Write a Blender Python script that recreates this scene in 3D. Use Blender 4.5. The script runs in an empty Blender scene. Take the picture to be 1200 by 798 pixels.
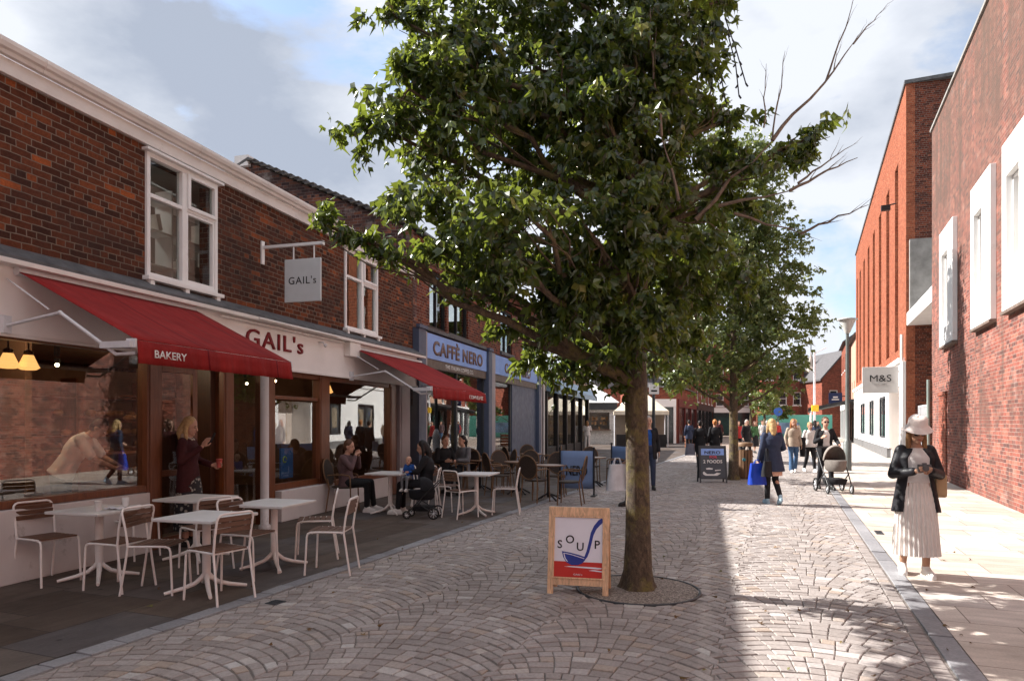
import bpy, bmesh, math, random
from mathutils import Vector, Matrix, Euler
R = math.radians
rnd = random.Random(7)
scene = bpy.context.scene
COL = scene.collection

# ------------------------------------------------------------------ camera, sky, sun, exposure
cam_d = bpy.data.cameras.new('camera'); cam = bpy.data.objects.new('camera', cam_d); COL.objects.link(cam)
cam.location = (0, 0, 1.6); cam.rotation_euler = (R(90), 0, 0)
cam_d.sensor_width = 36; cam_d.lens = 24.0; cam_d.shift_y = 0.080; cam_d.clip_start = 0.05; cam_d.clip_end = 2000
scene.camera = cam
SUN_AZ = (-0.937, 0.350); SUN_EL = R(38)
world = bpy.data.worlds.new('World'); scene.world = world; world.use_nodes = True
wn = world.node_tree; wn.nodes.clear()
def _w(t, **k):
    n = wn.nodes.new(t)
    for a, b in k.items(): setattr(n, a, b)
    return n
w_out = _w('ShaderNodeOutputWorld'); w_bg = _w('ShaderNodeBackground'); w_bg.inputs['Strength'].default_value = 0.10
w_sky = _w('ShaderNodeTexSky', sky_type='NISHITA', sun_disc=False, sun_elevation=SUN_EL, sun_rotation=math.atan2(SUN_AZ[0], SUN_AZ[1]))
w_tc = _w('ShaderNodeTexCoord'); w_map = _w('ShaderNodeMapping'); w_map.inputs['Scale'].default_value = (1.0, 1.0, 1.9)
w_map.inputs['Location'].default_value = (2.1, 0.7, 0.4)
w_n1 = _w('ShaderNodeTexNoise'); w_n1.inputs['Scale'].default_value = 2.3; w_n1.inputs['Detail'].default_value = 9; w_n1.inputs['Roughness'].default_value = .56; w_n1.inputs['Distortion'].default_value = .25
w_r1 = _w('ShaderNodeValToRGB'); w_r1.color_ramp.elements[0].position = .335; w_r1.color_ramp.elements[1].position = .425
w_n2 = _w('ShaderNodeTexNoise'); w_n2.inputs['Scale'].default_value = 1.6; w_n2.inputs['Detail'].default_value = 8; w_n2.inputs['Roughness'].default_value = .55
w_r2 = _w('ShaderNodeValToRGB')
w_r2.color_ramp.elements[0].position = .37; w_r2.color_ramp.elements[0].color = (2.0, 2.25, 2.75, 1)
w_r2.color_ramp.elements[1].position = .53; w_r2.color_ramp.elements[1].color = (3.85, 4.02, 4.35, 1)
w_mix = _w('ShaderNodeMix', data_type='RGBA')
L = wn.links.new
L(w_tc.outputs['Generated'], w_map.inputs['Vector']); L(w_map.outputs[0], w_n1.inputs['Vector']); L(w_map.outputs[0], w_n2.inputs['Vector'])
L(w_n1.outputs['Fac'], w_r1.inputs['Fac']); L(w_n2.outputs['Fac'], w_r2.inputs['Fac'])
L(w_r1.outputs['Color'], w_mix.inputs['Factor']); L(w_sky.outputs[0], w_mix.inputs['A']); L(w_r2.outputs['Color'], w_mix.inputs['B'])
L(w_mix.outputs['Result'], w_bg.inputs['Color']); L(w_bg.outputs[0], w_out.inputs['Surface'])
sun_d = bpy.data.lights.new('sun', 'SUN'); sun_d.energy = 5.0; sun_d.angle = R(.53); sun_d.color = (1, .955, .895)
sun = bpy.data.objects.new('sun', sun_d); COL.objects.link(sun)
_sd = Vector((SUN_AZ[0]*math.cos(SUN_EL), SUN_AZ[1]*math.cos(SUN_EL), math.sin(SUN_EL)))
sun.rotation_euler = _sd.to_track_quat('Z', 'Y').to_euler(); sun.location = (-20, 8, 30)
scene.view_settings.view_transform = 'Standard'; scene.view_settings.look = 'None'
scene.view_settings.exposure = 1.27; scene.view_settings.gamma = 1.0
scene.cycles.max_bounces = 8; scene.cycles.transparent_max_bounces = 16

# ------------------------------------------------------------------ mesh building helpers
class MB:
    def __init__(s): s.v = []; s.f = []; s.m = []; s.sm = []; s.mi = 0
    def face(s, pts, smooth=False):
        i = len(s.v); s.v += [Vector(p) for p in pts]; s.f.append(tuple(range(i, i+len(pts)))); s.m.append(s.mi); s.sm.append(smooth)
    def mesh(s, vs, fs, smooth=False):
        i = len(s.v); s.v += [Vector(p) for p in vs]
        for f in fs: s.f.append(tuple(i+k for k in f)); s.m.append(s.mi); s.sm.append(smooth)
        return s
    def box(s, a, b, M=None):
        x0, x1 = sorted((a[0], b[0])); y0, y1 = sorted((a[1], b[1])); z0, z1 = sorted((a[2], b[2]))
        vs = [(x, y, z) for z in (z0, z1) for y in (y0, y1) for x in (x0, x1)]
        if M is not None: vs = [M @ Vector(v) for v in vs]
        return s.mesh(vs, [(0, 2, 3, 1), (4, 5, 7, 6), (0, 1, 5, 4), (2, 6, 7, 3), (0, 4, 6, 2), (1, 3, 7, 5)])
    def cbox(s, c, d, rot=None):
        M = Matrix.Translation(c)
        if rot: M = M @ Euler(rot).to_matrix().to_4x4()
        h = [k/2 for k in d]
        return s.box((-h[0], -h[1], -h[2]), h, M)
    def tube(s, pts, r, n=8, smooth=True, cap=True):
        pts = [Vector(p) for p in pts]; k = len(pts)
        rs = list(r) if hasattr(r, '__len__') else [r]*k
        rings = []; u = None
        for i, p in enumerate(pts):
            a = pts[max(i-1, 0)]; b = pts[min(i+1, k-1)]; d = (b-a)
            d = d.normalized() if d.length > 1e-9 else Vector((0, 0, 1))
            if u is None:
                u = d.orthogonal().normalized()
            else:
                u = (u - d*u.dot(d)); u = u.normalized() if u.length > 1e-6 else d.orthogonal().normalized()
            w = d.cross(u)
            rings.append([p + (u*math.cos(2*math.pi*j/n) + w*math.sin(2*math.pi*j/n))*rs[i] for j in range(n)])
        vs = [q for rg in rings for q in rg]
        fs = [(i*n+j, i*n+(j+1) % n, (i+1)*n+(j+1) % n, (i+1)*n+j) for i in range(k-1) for j in range(n)]
        s.mesh(vs, fs, smooth)
        if cap: s.mesh(rings[0][::-1], [tuple(range(n))]); s.mesh(rings[-1], [tuple(range(n))])
        return s
    def sphere(s, c, r, n=12, m=8, M=None):
        rr = r if hasattr(r, '__len__') else (r, r, r); c = Vector(c)
        vs = []
        for i in range(m+1):
            t = math.pi*i/m
            for j in range(n):
                p = Vector((rr[0]*math.sin(t)*math.cos(2*math.pi*j/n), rr[1]*math.sin(t)*math.sin(2*math.pi*j/n), rr[2]*math.cos(t)))
                if M is not None: p = M @ p
                vs.append(c+p)
        fs = [(i*n+j, (i+1)*n+j, (i+1)*n+(j+1) % n, i*n+(j+1) % n) for i in range(m) for j in range(n)]
        return s.mesh(vs, fs, True)
    def loft(s, rings, cap=True, smooth=True, closed=True):
        n = len(rings[0]); vs = [q for rg in rings for q in rg]; e = n if closed else n-1
        fs = [(i*n+j, i*n+(j+1) % n, (i+1)*n+(j+1) % n, (i+1)*n+j) for i in range(len(rings)-1) for j in range(e)]
        s.mesh(vs, fs, smooth)
        if cap and closed: s.mesh(rings[0][::-1], [tuple(range(n))]); s.mesh(rings[-1], [tuple(range(n))])
        return s
    def lathe(s, prof, c=(0, 0, 0), n=20, smooth=True):
        c = Vector(c)
        return s.loft([[c+Vector((r*math.cos(2*math.pi*j/n), r*math.sin(2*math.pi*j/n), z)) for j in range(n)] for r, z in prof], True, smooth)
    def prism(s, poly, vec):
        poly = [Vector(p) for p in poly]; v = Vector(vec); n = len(poly)
        s.mesh(poly + [p+v for p in poly], [tuple(range(n))[::-1], tuple(range(n, 2*n))] + [(i, (i+1) % n, n+(i+1) % n, n+i) for i in range(n)])
        return s
    def build(s, name, mats, parent=None, off=(0, 0, 0), loc=None, rotz=0, bevel=0, uvrot=0, fixn=True):
        me = bpy.data.meshes.new(name); o = Vector(off)
        me.from_pydata([tuple(p-o) for p in s.v], [], s.f)
        mats = mats if isinstance(mats, (list, tuple)) else [mats]
        for q in mats: me.materials.append(q)
        me.polygons.foreach_set('material_index', s.m); me.polygons.foreach_set('use_smooth', s.sm)
        if fixn:
            bm = bmesh.new(); bm.from_mesh(me); bmesh.ops.recalc_face_normals(bm, faces=bm.faces); bm.to_mesh(me); bm.free()
        uv = me.uv_layers.new(name='UVMap'); V = s.v; dat = [0.0]*(2*len(me.loops))
        ml = me.vertices
        for p in me.polygons:
            n = p.normal; ax = max(range(3), key=lambda k: abs(n[k]))
            a, b = ((1, 2), (0, 2), (0, 1))[ax]
            for li in p.loop_indices:
                c = V[me.loops[li].vertex_index]; dat[2*li] = c[a]; dat[2*li+1] = c[b]
        uv.data.foreach_set('uv', dat)
        me.update()
        ob = bpy.data.objects.new(name, me); COL.objects.link(ob)
        if parent is not None: ob.parent = parent
        if loc is not None: ob.location = loc
        ob.rotation_euler = (0, 0, rotz)
        if bevel:
            bv = ob.modifiers.new('bevel', 'BEVEL'); bv.width = bevel; bv.segments = 2; bv.limit_method = 'ANGLE'; bv.angle_limit = R(40)
        return ob
    def soft(s, name, mat, parent=None, vox=.012, smooth=4, **k):     # one continuous surface out of overlapping closed shapes
        ob = s.build(name, mat, parent, fixn=True, **k)
        rm = ob.modifiers.new('remesh', 'REMESH'); rm.mode = 'VOXEL'; rm.voxel_size = vox; rm.use_smooth_shade = True
        if smooth:
            sm = ob.modifiers.new('smooth', 'SMOOTH'); sm.iterations = smooth; sm.factor = .5
        return ob

def tag(o, label=None, cat=None, group=None, kind=None):
    for k, v in (('label', label), ('category', cat), ('group', group), ('kind', kind)):
        if v: o[k] = v
    return o
def thing(name, label, cat, loc=(0, 0, 0), rotz=0, group=None):
    o = bpy.data.objects.new(name, None); COL.objects.link(o); o.empty_display_size = .2
    o.location = loc; o.rotation_euler = (0, 0, rotz); return tag(o, label, cat, group)
def dup(root, loc, rotz, label, group=None):
    r = root.copy(); COL.objects.link(r); r.location = loc; r.rotation_euler = (0, 0, rotz); r['label'] = label
    if group: r['group'] = group
    for ch in list(root.children):
        c = ch.copy(); COL.objects.link(c); c.parent = r
        for g in list(ch.children):
            d = g.copy(); COL.objects.link(d); d.parent = c
    return r
class Frame:                      # a facade line: n = out across it, s = along it
    def __init__(f, ox, oy, slope):
        f.t = math.atan(slope); f.o = Vector((ox, oy, 0)); f.d = Vector((math.sin(f.t), math.cos(f.t), 0)); f.n = Vector((math.cos(f.t), -math.sin(f.t), 0)); f.rz = -f.t
    def w(f, n, s, z=0): return f.o + f.n*n + f.d*s + Vector((0, 0, z))
FL = Frame(-6.946, 0, .28125)     # shop fronts on the left
FR = Frame(3.8, 0, .432)          # buildings on the right
FS = Frame(-4.95, 0, .398)        # carriageway
def gp(px, py, z=0):              # surveyed ground position of a foot point
    Y = 800*(1.6-z)/(py-495); return Vector(((px-600)/800*Y, Y, z))
def head(dx, dy): return math.atan2(-dx, dy)

def text_mesh(s, mat, parent, name='lettering', w=None, h=None, at=(0, 0, 0), ax=(1, 0, 0), up=(0, 0, 1), ext=.004, bold=0.0, space=1.0, off=(0, 0, 0), align='CENTER'):
    cu = bpy.data.curves.new(name, 'FONT'); cu.body = s; cu.align_x = 'LEFT'; cu.extrude = 0; cu.offset = bold; cu.space_character = space; cu.resolution_u = 3
    to = bpy.data.objects.new('t', cu); COL.objects.link(to)
    dg = bpy.context.evaluated_depsgraph_get(); me = bpy.data.meshes.new_from_object(to.evaluated_get(dg)); me.name = name
    bpy.data.objects.remove(to); bpy.data.curves.remove(cu)
    xs = [v.co.x for v in me.vertices]; ys = [v.co.y for v in me.vertices]
    x0, x1, y0, y1 = min(xs), max(xs), min(ys), max(ys)
    sx = (w/(x1-x0)) if w else h/(y1-y0); sy = (h/(y1-y0)) if h else sx
    A = Vector(ax).normalized(); U = Vector(up).normalized(); N = A.cross(U); at = Vector(at)-Vector(off)
    bm = bmesh.new(); bm.from_mesh(me)
    r = bmesh.ops.extrude_face_region(bm, geom=bm.faces[:]); top = [g for g in r['geom'] if isinstance(g, bmesh.types.BMVert)]
    tops = set(top)
    for v in bm.verts:
        x = (v.co.x-(x0+x1)/2)*sx; y = (v.co.y-(y0+y1)/2)*sy; z = ext if v in tops else 0
        v.co = at + A*x + U*y + N*z
    bmesh.ops.recalc_face_normals(bm, faces=bm.faces); bm.to_mesh(me); bm.free(); me.materials.append(mat)
    ob = bpy.data.objects.new(name, me); COL.objects.link(ob); ob.parent = parent; return ob

# ------------------------------------------------------------------ materials
MATS = {}
class NT:
    def __init__(s, name):
        s.m = bpy.data.materials.new(name); s.m.use_nodes = True; s.t = s.m.node_tree; s.b = s.t.nodes['Principled BSDF']; s.out = s.t.nodes['Material Output']
    def n(s, t, ins=None, **k):
        q = s.t.nodes.new(t)
        for a, b in k.items(): setattr(q, a, b)
        for a, b in (ins or {}).items():
            if hasattr(b, 'is_linked') or isinstance(b, bpy.types.NodeSocket): s.t.links.new(b, q.inputs[a])
            else: q.inputs[a].default_value = b
        return q
    def l(s, a, b): s.t.links.new(a, b)
    def uv(s): return s.n('ShaderNodeTexCoord').outputs['UV']
    def obj(s): return s.n('ShaderNodeTexCoord').outputs['Object']
    def noise(s, vec, scale, detail=4, rough=.55, dist=0): return s.n('ShaderNodeTexNoise', {'Vector': vec, 'Scale': scale, 'Detail': detail, 'Roughness': rough, 'Distortion': dist}).outputs['Fac']
    def ramp(s, fac, stops, interp='LINEAR'):
        q = s.n('ShaderNodeValToRGB', {'Fac': fac}); e = q.color_ramp.elements; q.color_ramp.interpolation = interp
        while len(e) < len(stops): e.new(.5)
        for i, (p, c) in enumerate(stops):
            e[i].position = p; e[i].color = (c, c, c, 1) if not hasattr(c, '__len__') else (*c[:3], 1)
        return q.outputs['Color']
    def mix(s, f, a, b, mode='MIX'):
        q = s.t.nodes.new('ShaderNodeMix'); q.data_type = 'RGBA'; q.blend_type = mode
        for k, v in (('Factor', f), ('A', a), ('B', b)):
            if isinstance(v, bpy.types.NodeSocket): s.l(v, q.inputs[k])
            else: q.inputs[k].default_value = v if k == 'Factor' else (*v[:3], 1)
        return q.outputs['Result']
    def math(s, op, a, b=None):
        q = s.t.nodes.new('ShaderNodeMath'); q.operation = op
        for i, v in enumerate((a, b)):
            if v is None: continue
            if isinstance(v, bpy.types.NodeSocket): s.l(v, q.inputs[i])
            else: q.inputs[i].default_value = v
        return q.outputs[0]
    def bump(s, h, strength=.4, dist=.01):
        q = s.n('ShaderNodeBump', {'Height': h, 'Strength': strength, 'Distance': dist}); s.l(q.outputs[0], s.b.inputs['Normal'])
    def col(s, c): 
        if isinstance(c, bpy.types.NodeSocket): s.l(c, s.b.inputs['Base Color'])
        else: s.b.inputs['Base Color'].default_value = (*c[:3], 1)
    def rough(s, r):
        if isinstance(r, bpy.types.NodeSocket): s.l(r, s.b.inputs['Roughness'])
        else: s.b.inputs['Roughness'].default_value = r

def plain(name, c, rough=.6, var=.18, scale=6, metal=0, bump=.0, bscale=60, spec=.3, wear=None):
    if name in MATS: return MATS[name]
    q = NT(name); v = q.obj(); f = q.noise(v, scale, 5, .6)
    a = tuple(k*(1-var) for k in c); b = tuple(min(1, k*(1+var)) for k in c)
    cc = q.ramp(f, [(.3, a), (.7, b)])
    if wear: cc = q.mix(q.ramp(q.noise(v, wear[1], 6, .7), [(wear[2], 0), (wear[2]+.12, wear[3])]), cc, wear[0])
    q.col(cc); q.rough(q.ramp(q.noise(v, scale*2.3, 4), [(.3, max(0, rough-.1)), (.7, min(1, rough+.1))])); q.b.inputs['Metallic'].default_value = metal
    q.b.inputs['Specular IOR Level'].default_value = spec
    if bump: q.bump(q.noise(v, bscale, 5), bump, .01)
    MATS[name] = q.m; return q.m

def brick(name, stops, mortar, bw=.225, bh=.075, ms=.010, grime=(.04, .03, .028), gpos=.56, gamt=.8, efflo=0, scale=1.0, streak=0, top=None):
    q = NT(name); uv = q.uv()
    wob = q.n('ShaderNodeTexNoise', {'Vector': uv, 'Scale': 7.0, 'Detail': 5})
    w2 = q.n('ShaderNodeVectorMath', {0: wob.outputs['Color'], 1: (.5, .5, .5)}, operation='SUBTRACT')
    w3 = q.n('ShaderNodeVectorMath', {0: w2.outputs[0], 'Scale': .022}, operation='SCALE')
    vec = q.n('ShaderNodeVectorMath', {0: uv, 1: w3.outputs[0]}, operation='ADD').outputs[0]
    bt = q.n('ShaderNodeTexBrick', {'Vector': vec, 'Color1': (0, 0, 0, 1), 'Color2': (1, 1, 1, 1), 'Mortar': (0, 0, 0, 1), 'Scale': 1.0, 'Mortar Size': ms/2, 'Mortar Smooth': .25, 'Bias': 0, 'Brick Width': bw, 'Row Height': bh})
    bt.offset = .5; bt.squash = .5; bt.squash_frequency = 4
    c = q.ramp(bt.outputs['Color'], stops)
    fine = q.noise(uv, 45, 6, .7); c = q.mix(.7, c, q.ramp(fine, [(.25, .4), (.75, 1.5)]), 'MULTIPLY')
    mid = q.noise(uv, 9, 5, .65); c = q.mix(.55, c, q.ramp(mid, [(.3, .6), (.7, 1.3)]), 'MULTIPLY')
    mo = q.mix(q.noise(uv, 4, 5, .6), tuple(k*.55 for k in mortar), tuple(min(1, k*1.25) for k in mortar))
    c = q.mix(bt.outputs['Fac'], c, mo)
    big = q.noise(uv, .8, 8, .65, .4)
    c = q.mix(q.ramp(big, [(gpos-.08, 0), (gpos+.1, gamt)]), c, grime)
    if efflo: c = q.mix(q.ramp(q.noise(uv, 1.3, 8, .72), [(.55, 0), (.72, efflo)]), c, (.5, .46, .42))
    if streak:
        sv = q.n('ShaderNodeMapping', {'Vector': uv, 'Scale': (2.2, .16, 1)}).outputs[0]
        c = q.mix(q.ramp(q.noise(sv, 1.0, 7, .7), [(.52, 0), (.68, streak)]), c, (.09, .065, .055))
    if top:      # rain-blackened upper courses under the coping
        sy = q.n('ShaderNodeSeparateXYZ', {0: uv}).outputs[1]; ft = q.n('ShaderNodeMapRange', {0: sy, 1: top[0], 2: top[1]}).outputs[0]
        sv = q.n('ShaderNodeMapping', {'Vector': uv, 'Scale': (1.6, .12, 1)}).outputs[0]
        c = q.mix(q.math('MULTIPLY', q.math('MULTIPLY', ft, top[2]), q.ramp(q.noise(sv, 1.2, 8, .7), [(.32, .15), (.6, 1)])), c, (.11, .075, .06))
    q.col(c); q.rough(.9); q.b.inputs['Specular IOR Level'].default_value = .15
    hgt = q.mix(bt.outputs['Fac'], q.ramp(q.noise(uv, 30, 5), [(.2, .55), (.8, 1)]), (.1, .1, .1))
    q.bump(hgt, .8, .012); MATS[name] = q.m; return q.m

def flags(name, stops, bw, bh, joint, ms=.010, rough=.7, rot=0):
    q = NT(name); uv = q.n('ShaderNodeMapping', {'Vector': q.uv(), 'Rotation': (0, 0, rot)}).outputs[0]
    bt = q.n('ShaderNodeTexBrick', {'Vector': uv, 'Color1': (0, 0, 0, 1), 'Color2': (1, 1, 1, 1), 'Mortar': (0, 0, 0, 1), 'Scale': 1.0, 'Mortar Size': ms/2, 'Mortar Smooth': .1, 'Bias': 0, 'Brick Width': bw, 'Row Height': bh})
    bt.offset = .37; bt.squash = .7; bt.squash_frequency = 3
    c = q.ramp(bt.outputs['Color'], stops)
    sv = q.n('ShaderNodeMapping', {'Vector': uv, 'Scale': (.6, 2.4, 1)}).outputs[0]
    c = q.mix(.8, c, q.ramp(q.noise(sv, 2.2, 8, .65, .5), [(.3, .68), (.7, 1.25)]), 'MULTIPLY')
    c = q.mix(.5, c, q.ramp(q.noise(uv, 60, 5, .7), [(.3, .7), (.7, 1.25)]), 'MULTIPLY')
    vo = q.n('ShaderNodeTexVoronoi', {'Vector': uv, 'Scale': 1.6, 'Randomness': 1.0}).outputs['Distance']
    c = q.mix(q.ramp(vo, [(.03, .75), (.05, 0)]), c, (.03, .027, .025))     # old gum and drip spots
    c = q.mix(q.ramp(q.noise(uv, .9, 7, .65), [(.55, 0), (.75, .5)]), c, tuple(k*.5 for k in stops[0][1]))
    c = q.mix(bt.outputs['Fac'], c, joint); q.col(c); q.b.inputs['Specular IOR Level'].default_value = .22
    q.rough(q.ramp(q.noise(uv, 3, 5), [(.3, rough-.12), (.7, rough+.1)]))
    q.bump(q.mix(bt.outputs['Fac'], q.ramp(q.noise(uv, 25, 6), [(.2, .8), (.8, 1)]), (.35, .35, .35)), .5, .01)
    MATS[name] = q.m; return q.m

def glass(name='window_glass', tint=(.9, .93, .92), boost=.05, ior=1.5):
    if name in MATS: return MATS[name]
    q = NT(name); t = q.t; t.nodes.remove(q.b)
    tr = q.n('ShaderNodeBsdfTransparent', {'Color': (*tint, 1)}); gl = q.n('ShaderNodeBsdfGlossy', {'Color': (1, 1, 1, 1), 'Roughness': .0})
    wv = q.noise(q.obj(), 1.3, 2); bp = q.n('ShaderNodeBump', {'Height': wv, 'Strength': .02, 'Distance': .02}); q.l(bp.outputs[0], gl.inputs['Normal'])
    ge = q.n('ShaderNodeNewGeometry'); dt = q.n('ShaderNodeVectorMath', {0: ge.outputs['Normal'], 1: ge.outputs['Incoming']}, operation='DOT_PRODUCT')
    sch = q.math('POWER', q.math('SUBTRACT', 1.0, q.math('ABSOLUTE', dt.outputs['Value'])), 5.0); f = q.math('ADD', boost, q.math('MULTIPLY', sch, 1-boost))
    mx = q.n('ShaderNodeMixShader', {0: f, 1: tr.outputs[0], 2: gl.outputs[0]}); q.l(mx.outputs[0], q.out.inputs['Surface'])
    MATS[name] = q.m; return q.m
def emit(name, c, st):
    q = NT(name); q.b.inputs['Emission Color'].default_value = (*c, 1); q.b.inputs['Emission Strength'].default_value = st; q.col(c); MATS[name] = q.m; return q.m
def wood(name, c, rough=.45, scale=1.0, axis=(14, 14, 1.2)):
    q = NT(name); v = q.n('ShaderNodeMapping', {'Vector': q.obj(), 'Scale': axis}).outputs[0]
    f = q.noise(v, 2.2*scale, 8, .65, 1.2)
    q.col(q.ramp(f, [(.25, tuple(k*.5 for k in c)), (.5, c), (.78, tuple(min(1, k*1.4) for k in c))])); q.rough(rough); q.bump(f, .25, .004); MATS[name] = q.m; return q.m

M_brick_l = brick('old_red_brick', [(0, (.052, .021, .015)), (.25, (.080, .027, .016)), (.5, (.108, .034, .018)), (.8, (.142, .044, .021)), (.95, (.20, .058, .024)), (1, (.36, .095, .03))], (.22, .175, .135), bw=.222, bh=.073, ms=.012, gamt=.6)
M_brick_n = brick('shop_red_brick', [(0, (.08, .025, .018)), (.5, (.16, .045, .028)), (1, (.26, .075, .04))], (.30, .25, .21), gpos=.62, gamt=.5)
M_brick_gable = brick('weathered_gable_brick', [(0, (.05, .025, .025)), (.5, (.13, .06, .05)), (1, (.30, .11, .06))], (.26, .22, .2), gpos=.5, gamt=.7, efflo=.5)
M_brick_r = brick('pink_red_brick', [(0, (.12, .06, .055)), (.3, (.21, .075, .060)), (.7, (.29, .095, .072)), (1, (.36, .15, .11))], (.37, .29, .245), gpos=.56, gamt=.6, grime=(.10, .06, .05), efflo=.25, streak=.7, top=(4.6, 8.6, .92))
M_brick_o = brick('orange_brick', [(0, (.22, .060, .032)), (.5, (.29, .080, .040)), (1, (.36, .112, .058))], (.34, .20, .13), gpos=.58, gamt=.4, grime=(.2, .06, .03))
M_brick_d = brick('far_red_brick', [(0, (.16, .05, .035)), (.5, (.26, .07, .045)), (1, (.34, .10, .06))], (.3, .2, .15), gpos=.6, gamt=.5)
M_white_paint = plain('white_painted_wood', (.74, .70, .67), .45, .07, 3, wear=((.32, .27, .22), 7, .62, .7))
M_white_frame = plain('white_window_paint', (.82, .81, .80), .4, .05, 4, wear=((.4, .36, .3), 9, .66, .6))
M_fascia = plain('cream_fascia_board', (.84, .80, .78), .5, .05, 1.5)
M_lead = plain('lead_flashing', (.10, .10, .105), .6, .35, 5, bump=.3)
def canvas():
    q = NT('red_awning_canvas'); v = q.obj(); uv = q.uv()
    c = q.ramp(q.noise(v, 2.2, 6, .65), [(.3, (.215, .015, .015)), (.7, (.31, .026, .024))])
    st = q.n('ShaderNodeMapping', {'Vector': v, 'Scale': (.5, 9, .5)}).outputs[0]; c = q.mix(.5, c, q.ramp(q.noise(st, 1.3, 6, .6), [(.3, .72), (.7, 1.2)]), 'MULTIPLY')
    sx = q.n('ShaderNodeSeparateXYZ', {0: v}).outputs[1]; sm = q.math('LESS_THAN', q.math('ABSOLUTE', q.math('SUBTRACT', q.math('FRACT', q.math('MULTIPLY', sx, .83)), .5)), .010); c = q.mix(sm, c, (.13, .006, .01))
    q.col(c); q.rough(.85); q.b.inputs['Specular IOR Level'].default_value = .15
    w2 = q.n('ShaderNodeMapping', {'Vector': v, 'Scale': (1.5, 4.5, 1.5)}).outputs[0]; q.bump(q.noise(w2, 1.6, 4, .5), .6, .05); MATS['red_awning_canvas'] = q.m; return q.m
M_red_cloth = canvas()
M_red_paint = plain('dark_red_letters', (.22, .014, .018), .5, .08)
M_alu = plain('white_metal_arm', (.66, .67, .70), .35, .06, 8, metal=.0)
M_wood = wood('brown_shopfront_timber', (.15, .048, .018), .4)
M_wood_d = wood('dark_timber', (.055, .02, .010), .4)
M_plinth = plain('off_white_render', (.60, .57, .57), .6, .08, 2, wear=((.2, .17, .15), 3.5, .6, .6), bump=.1)
M_glass = glass(); M_glass_s = glass('shop_glass', (.88, .90, .89), .085)
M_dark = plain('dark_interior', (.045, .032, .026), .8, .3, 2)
M_int = plain('warm_interior_wall', (.16, .085, .05), .8, .25, 2)
M_intfloor = wood('interior_floorboards', (.10, .055, .03), .5)
M_slate = plain('grey_roof_slate', (.10, .095, .10), .7, .35, 9, bump=.5, bscale=12)
M_steel_w = plain('white_enamelled_steel', (.80, .755, .73), .38, .07, 9, wear=((.30, .24, .19), 14, .66, .7))
M_slat = wood('brown_slats', (.13, .065, .040), .5, axis=(3, 22, 22))
M_top = plain('white_table_laminate', (.68, .665, .655), .40, .06, 4)
M_rattan = plain('brown_rattan', (.17, .095, .05), .55, .4, 60, bump=.6, bscale=120)
M_black = plain('black_paint', (.018, .018, .02), .45, .3, 6)
M_blackmetal = plain('dark_grey_metal', (.05, .055, .062), .45, .2, 6)
M_blue = plain('pale_blue_sign_panel', (.25, .40, .80), .5, .08, 2)
M_navy = plain('slate_blue_paint', (.082, .105, .165), .45, .12, 2)
M_greypil = plain('grey_lilac_paint', (.34, .31, .33), .5, .08, 2)
M_brownband = plain('brown_sign_band', (.13, .10, .085), .5, .25, 5)
M_letter_br = plain('brown_letters', (.17, .095, .075), .5, .1)
M_letter_w = plain('white_letters', (.75, .74, .72), .5, .04)
M_letter_k = plain('black_letters', (.015, .015, .017), .5, .1)
M_white_wall = plain('white_render', (.82, .81, .80), .65, .05, 1.2, bump=.06)
M_concrete = plain('grey_concrete', (.27, .26, .245), .85, .25, 2.5, bump=.3, bscale=20)
M_whiteconc = plain('white_concrete', (.80, .79, .78), .75, .06, 2, wear=((.36, .33, .30), 3.0, .62, .5), bump=.15, bscale=25)
M_pine = wood('pale_pine', (.70, .45, .27), .45, axis=(16, 16, 1.4))
M_poster = plain('poster_white', (.76, .76, .84), .4, .03)
M_poster_r = plain('poster_red', (.55, .03, .02), .4, .05)
M_poster_b = plain('poster_blue', (.025, .04, .27), .4, .08)
M_bark = None
# ------------------------------------------------------------------ ground
def stone_mat(name, stops, rough=.65):
    q = NT(name); g = q.n('ShaderNodeNewGeometry'); v = q.obj()
    c = q.ramp(g.outputs['Random Per Island'], stops)
    c = q.mix(.75, c, q.ramp(q.noise(v, 38, 6, .7), [(.25, .62), (.75, 1.3)]), 'MULTIPLY')
    c = q.mix(.6, c, q.ramp(q.noise(v, .8, 6, .6), [(.3, .72), (.7, 1.18)]), 'MULTIPLY')
    q.col(c); q.rough(q.ramp(q.noise(v, 9, 5), [(.3, rough-.15), (.7, rough+.12)])); q.b.inputs['Specular IOR Level'].default_value = .25; q.bump(q.noise(v, 55, 6, .7), .35, .006); MATS[name] = q.m; return q.m
M_sett = stone_mat('sandstone_setts', [(0, (.255, .222, .208)), (.3, (.30, .265, .25)), (.55, (.33, .294, .278)), (.82, (.365, .33, .318)), (.93, (.345, .28, .235)), (1, (.46, .44, .43))])
M_kerb = stone_mat('blue_grey_granite', [(0, (.20, .20, .215)), (1, (.30, .30, .315))], .6)
M_bed = plain('jointing_sand', (.19, .165, .15), .95, .3, 20, bump=.4)
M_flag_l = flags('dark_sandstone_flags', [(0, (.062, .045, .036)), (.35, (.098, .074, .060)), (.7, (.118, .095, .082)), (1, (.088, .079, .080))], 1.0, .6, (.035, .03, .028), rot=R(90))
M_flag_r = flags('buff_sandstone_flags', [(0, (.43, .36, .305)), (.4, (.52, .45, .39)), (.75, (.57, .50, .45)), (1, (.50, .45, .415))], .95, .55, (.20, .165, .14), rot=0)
M_far = flags('far_setts', [(0, (.26, .20, .165)), (.5, (.36, .28, .23)), (1, (.44, .36, .31))], .12, .1, (.13, .11, .095), rot=0)

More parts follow.
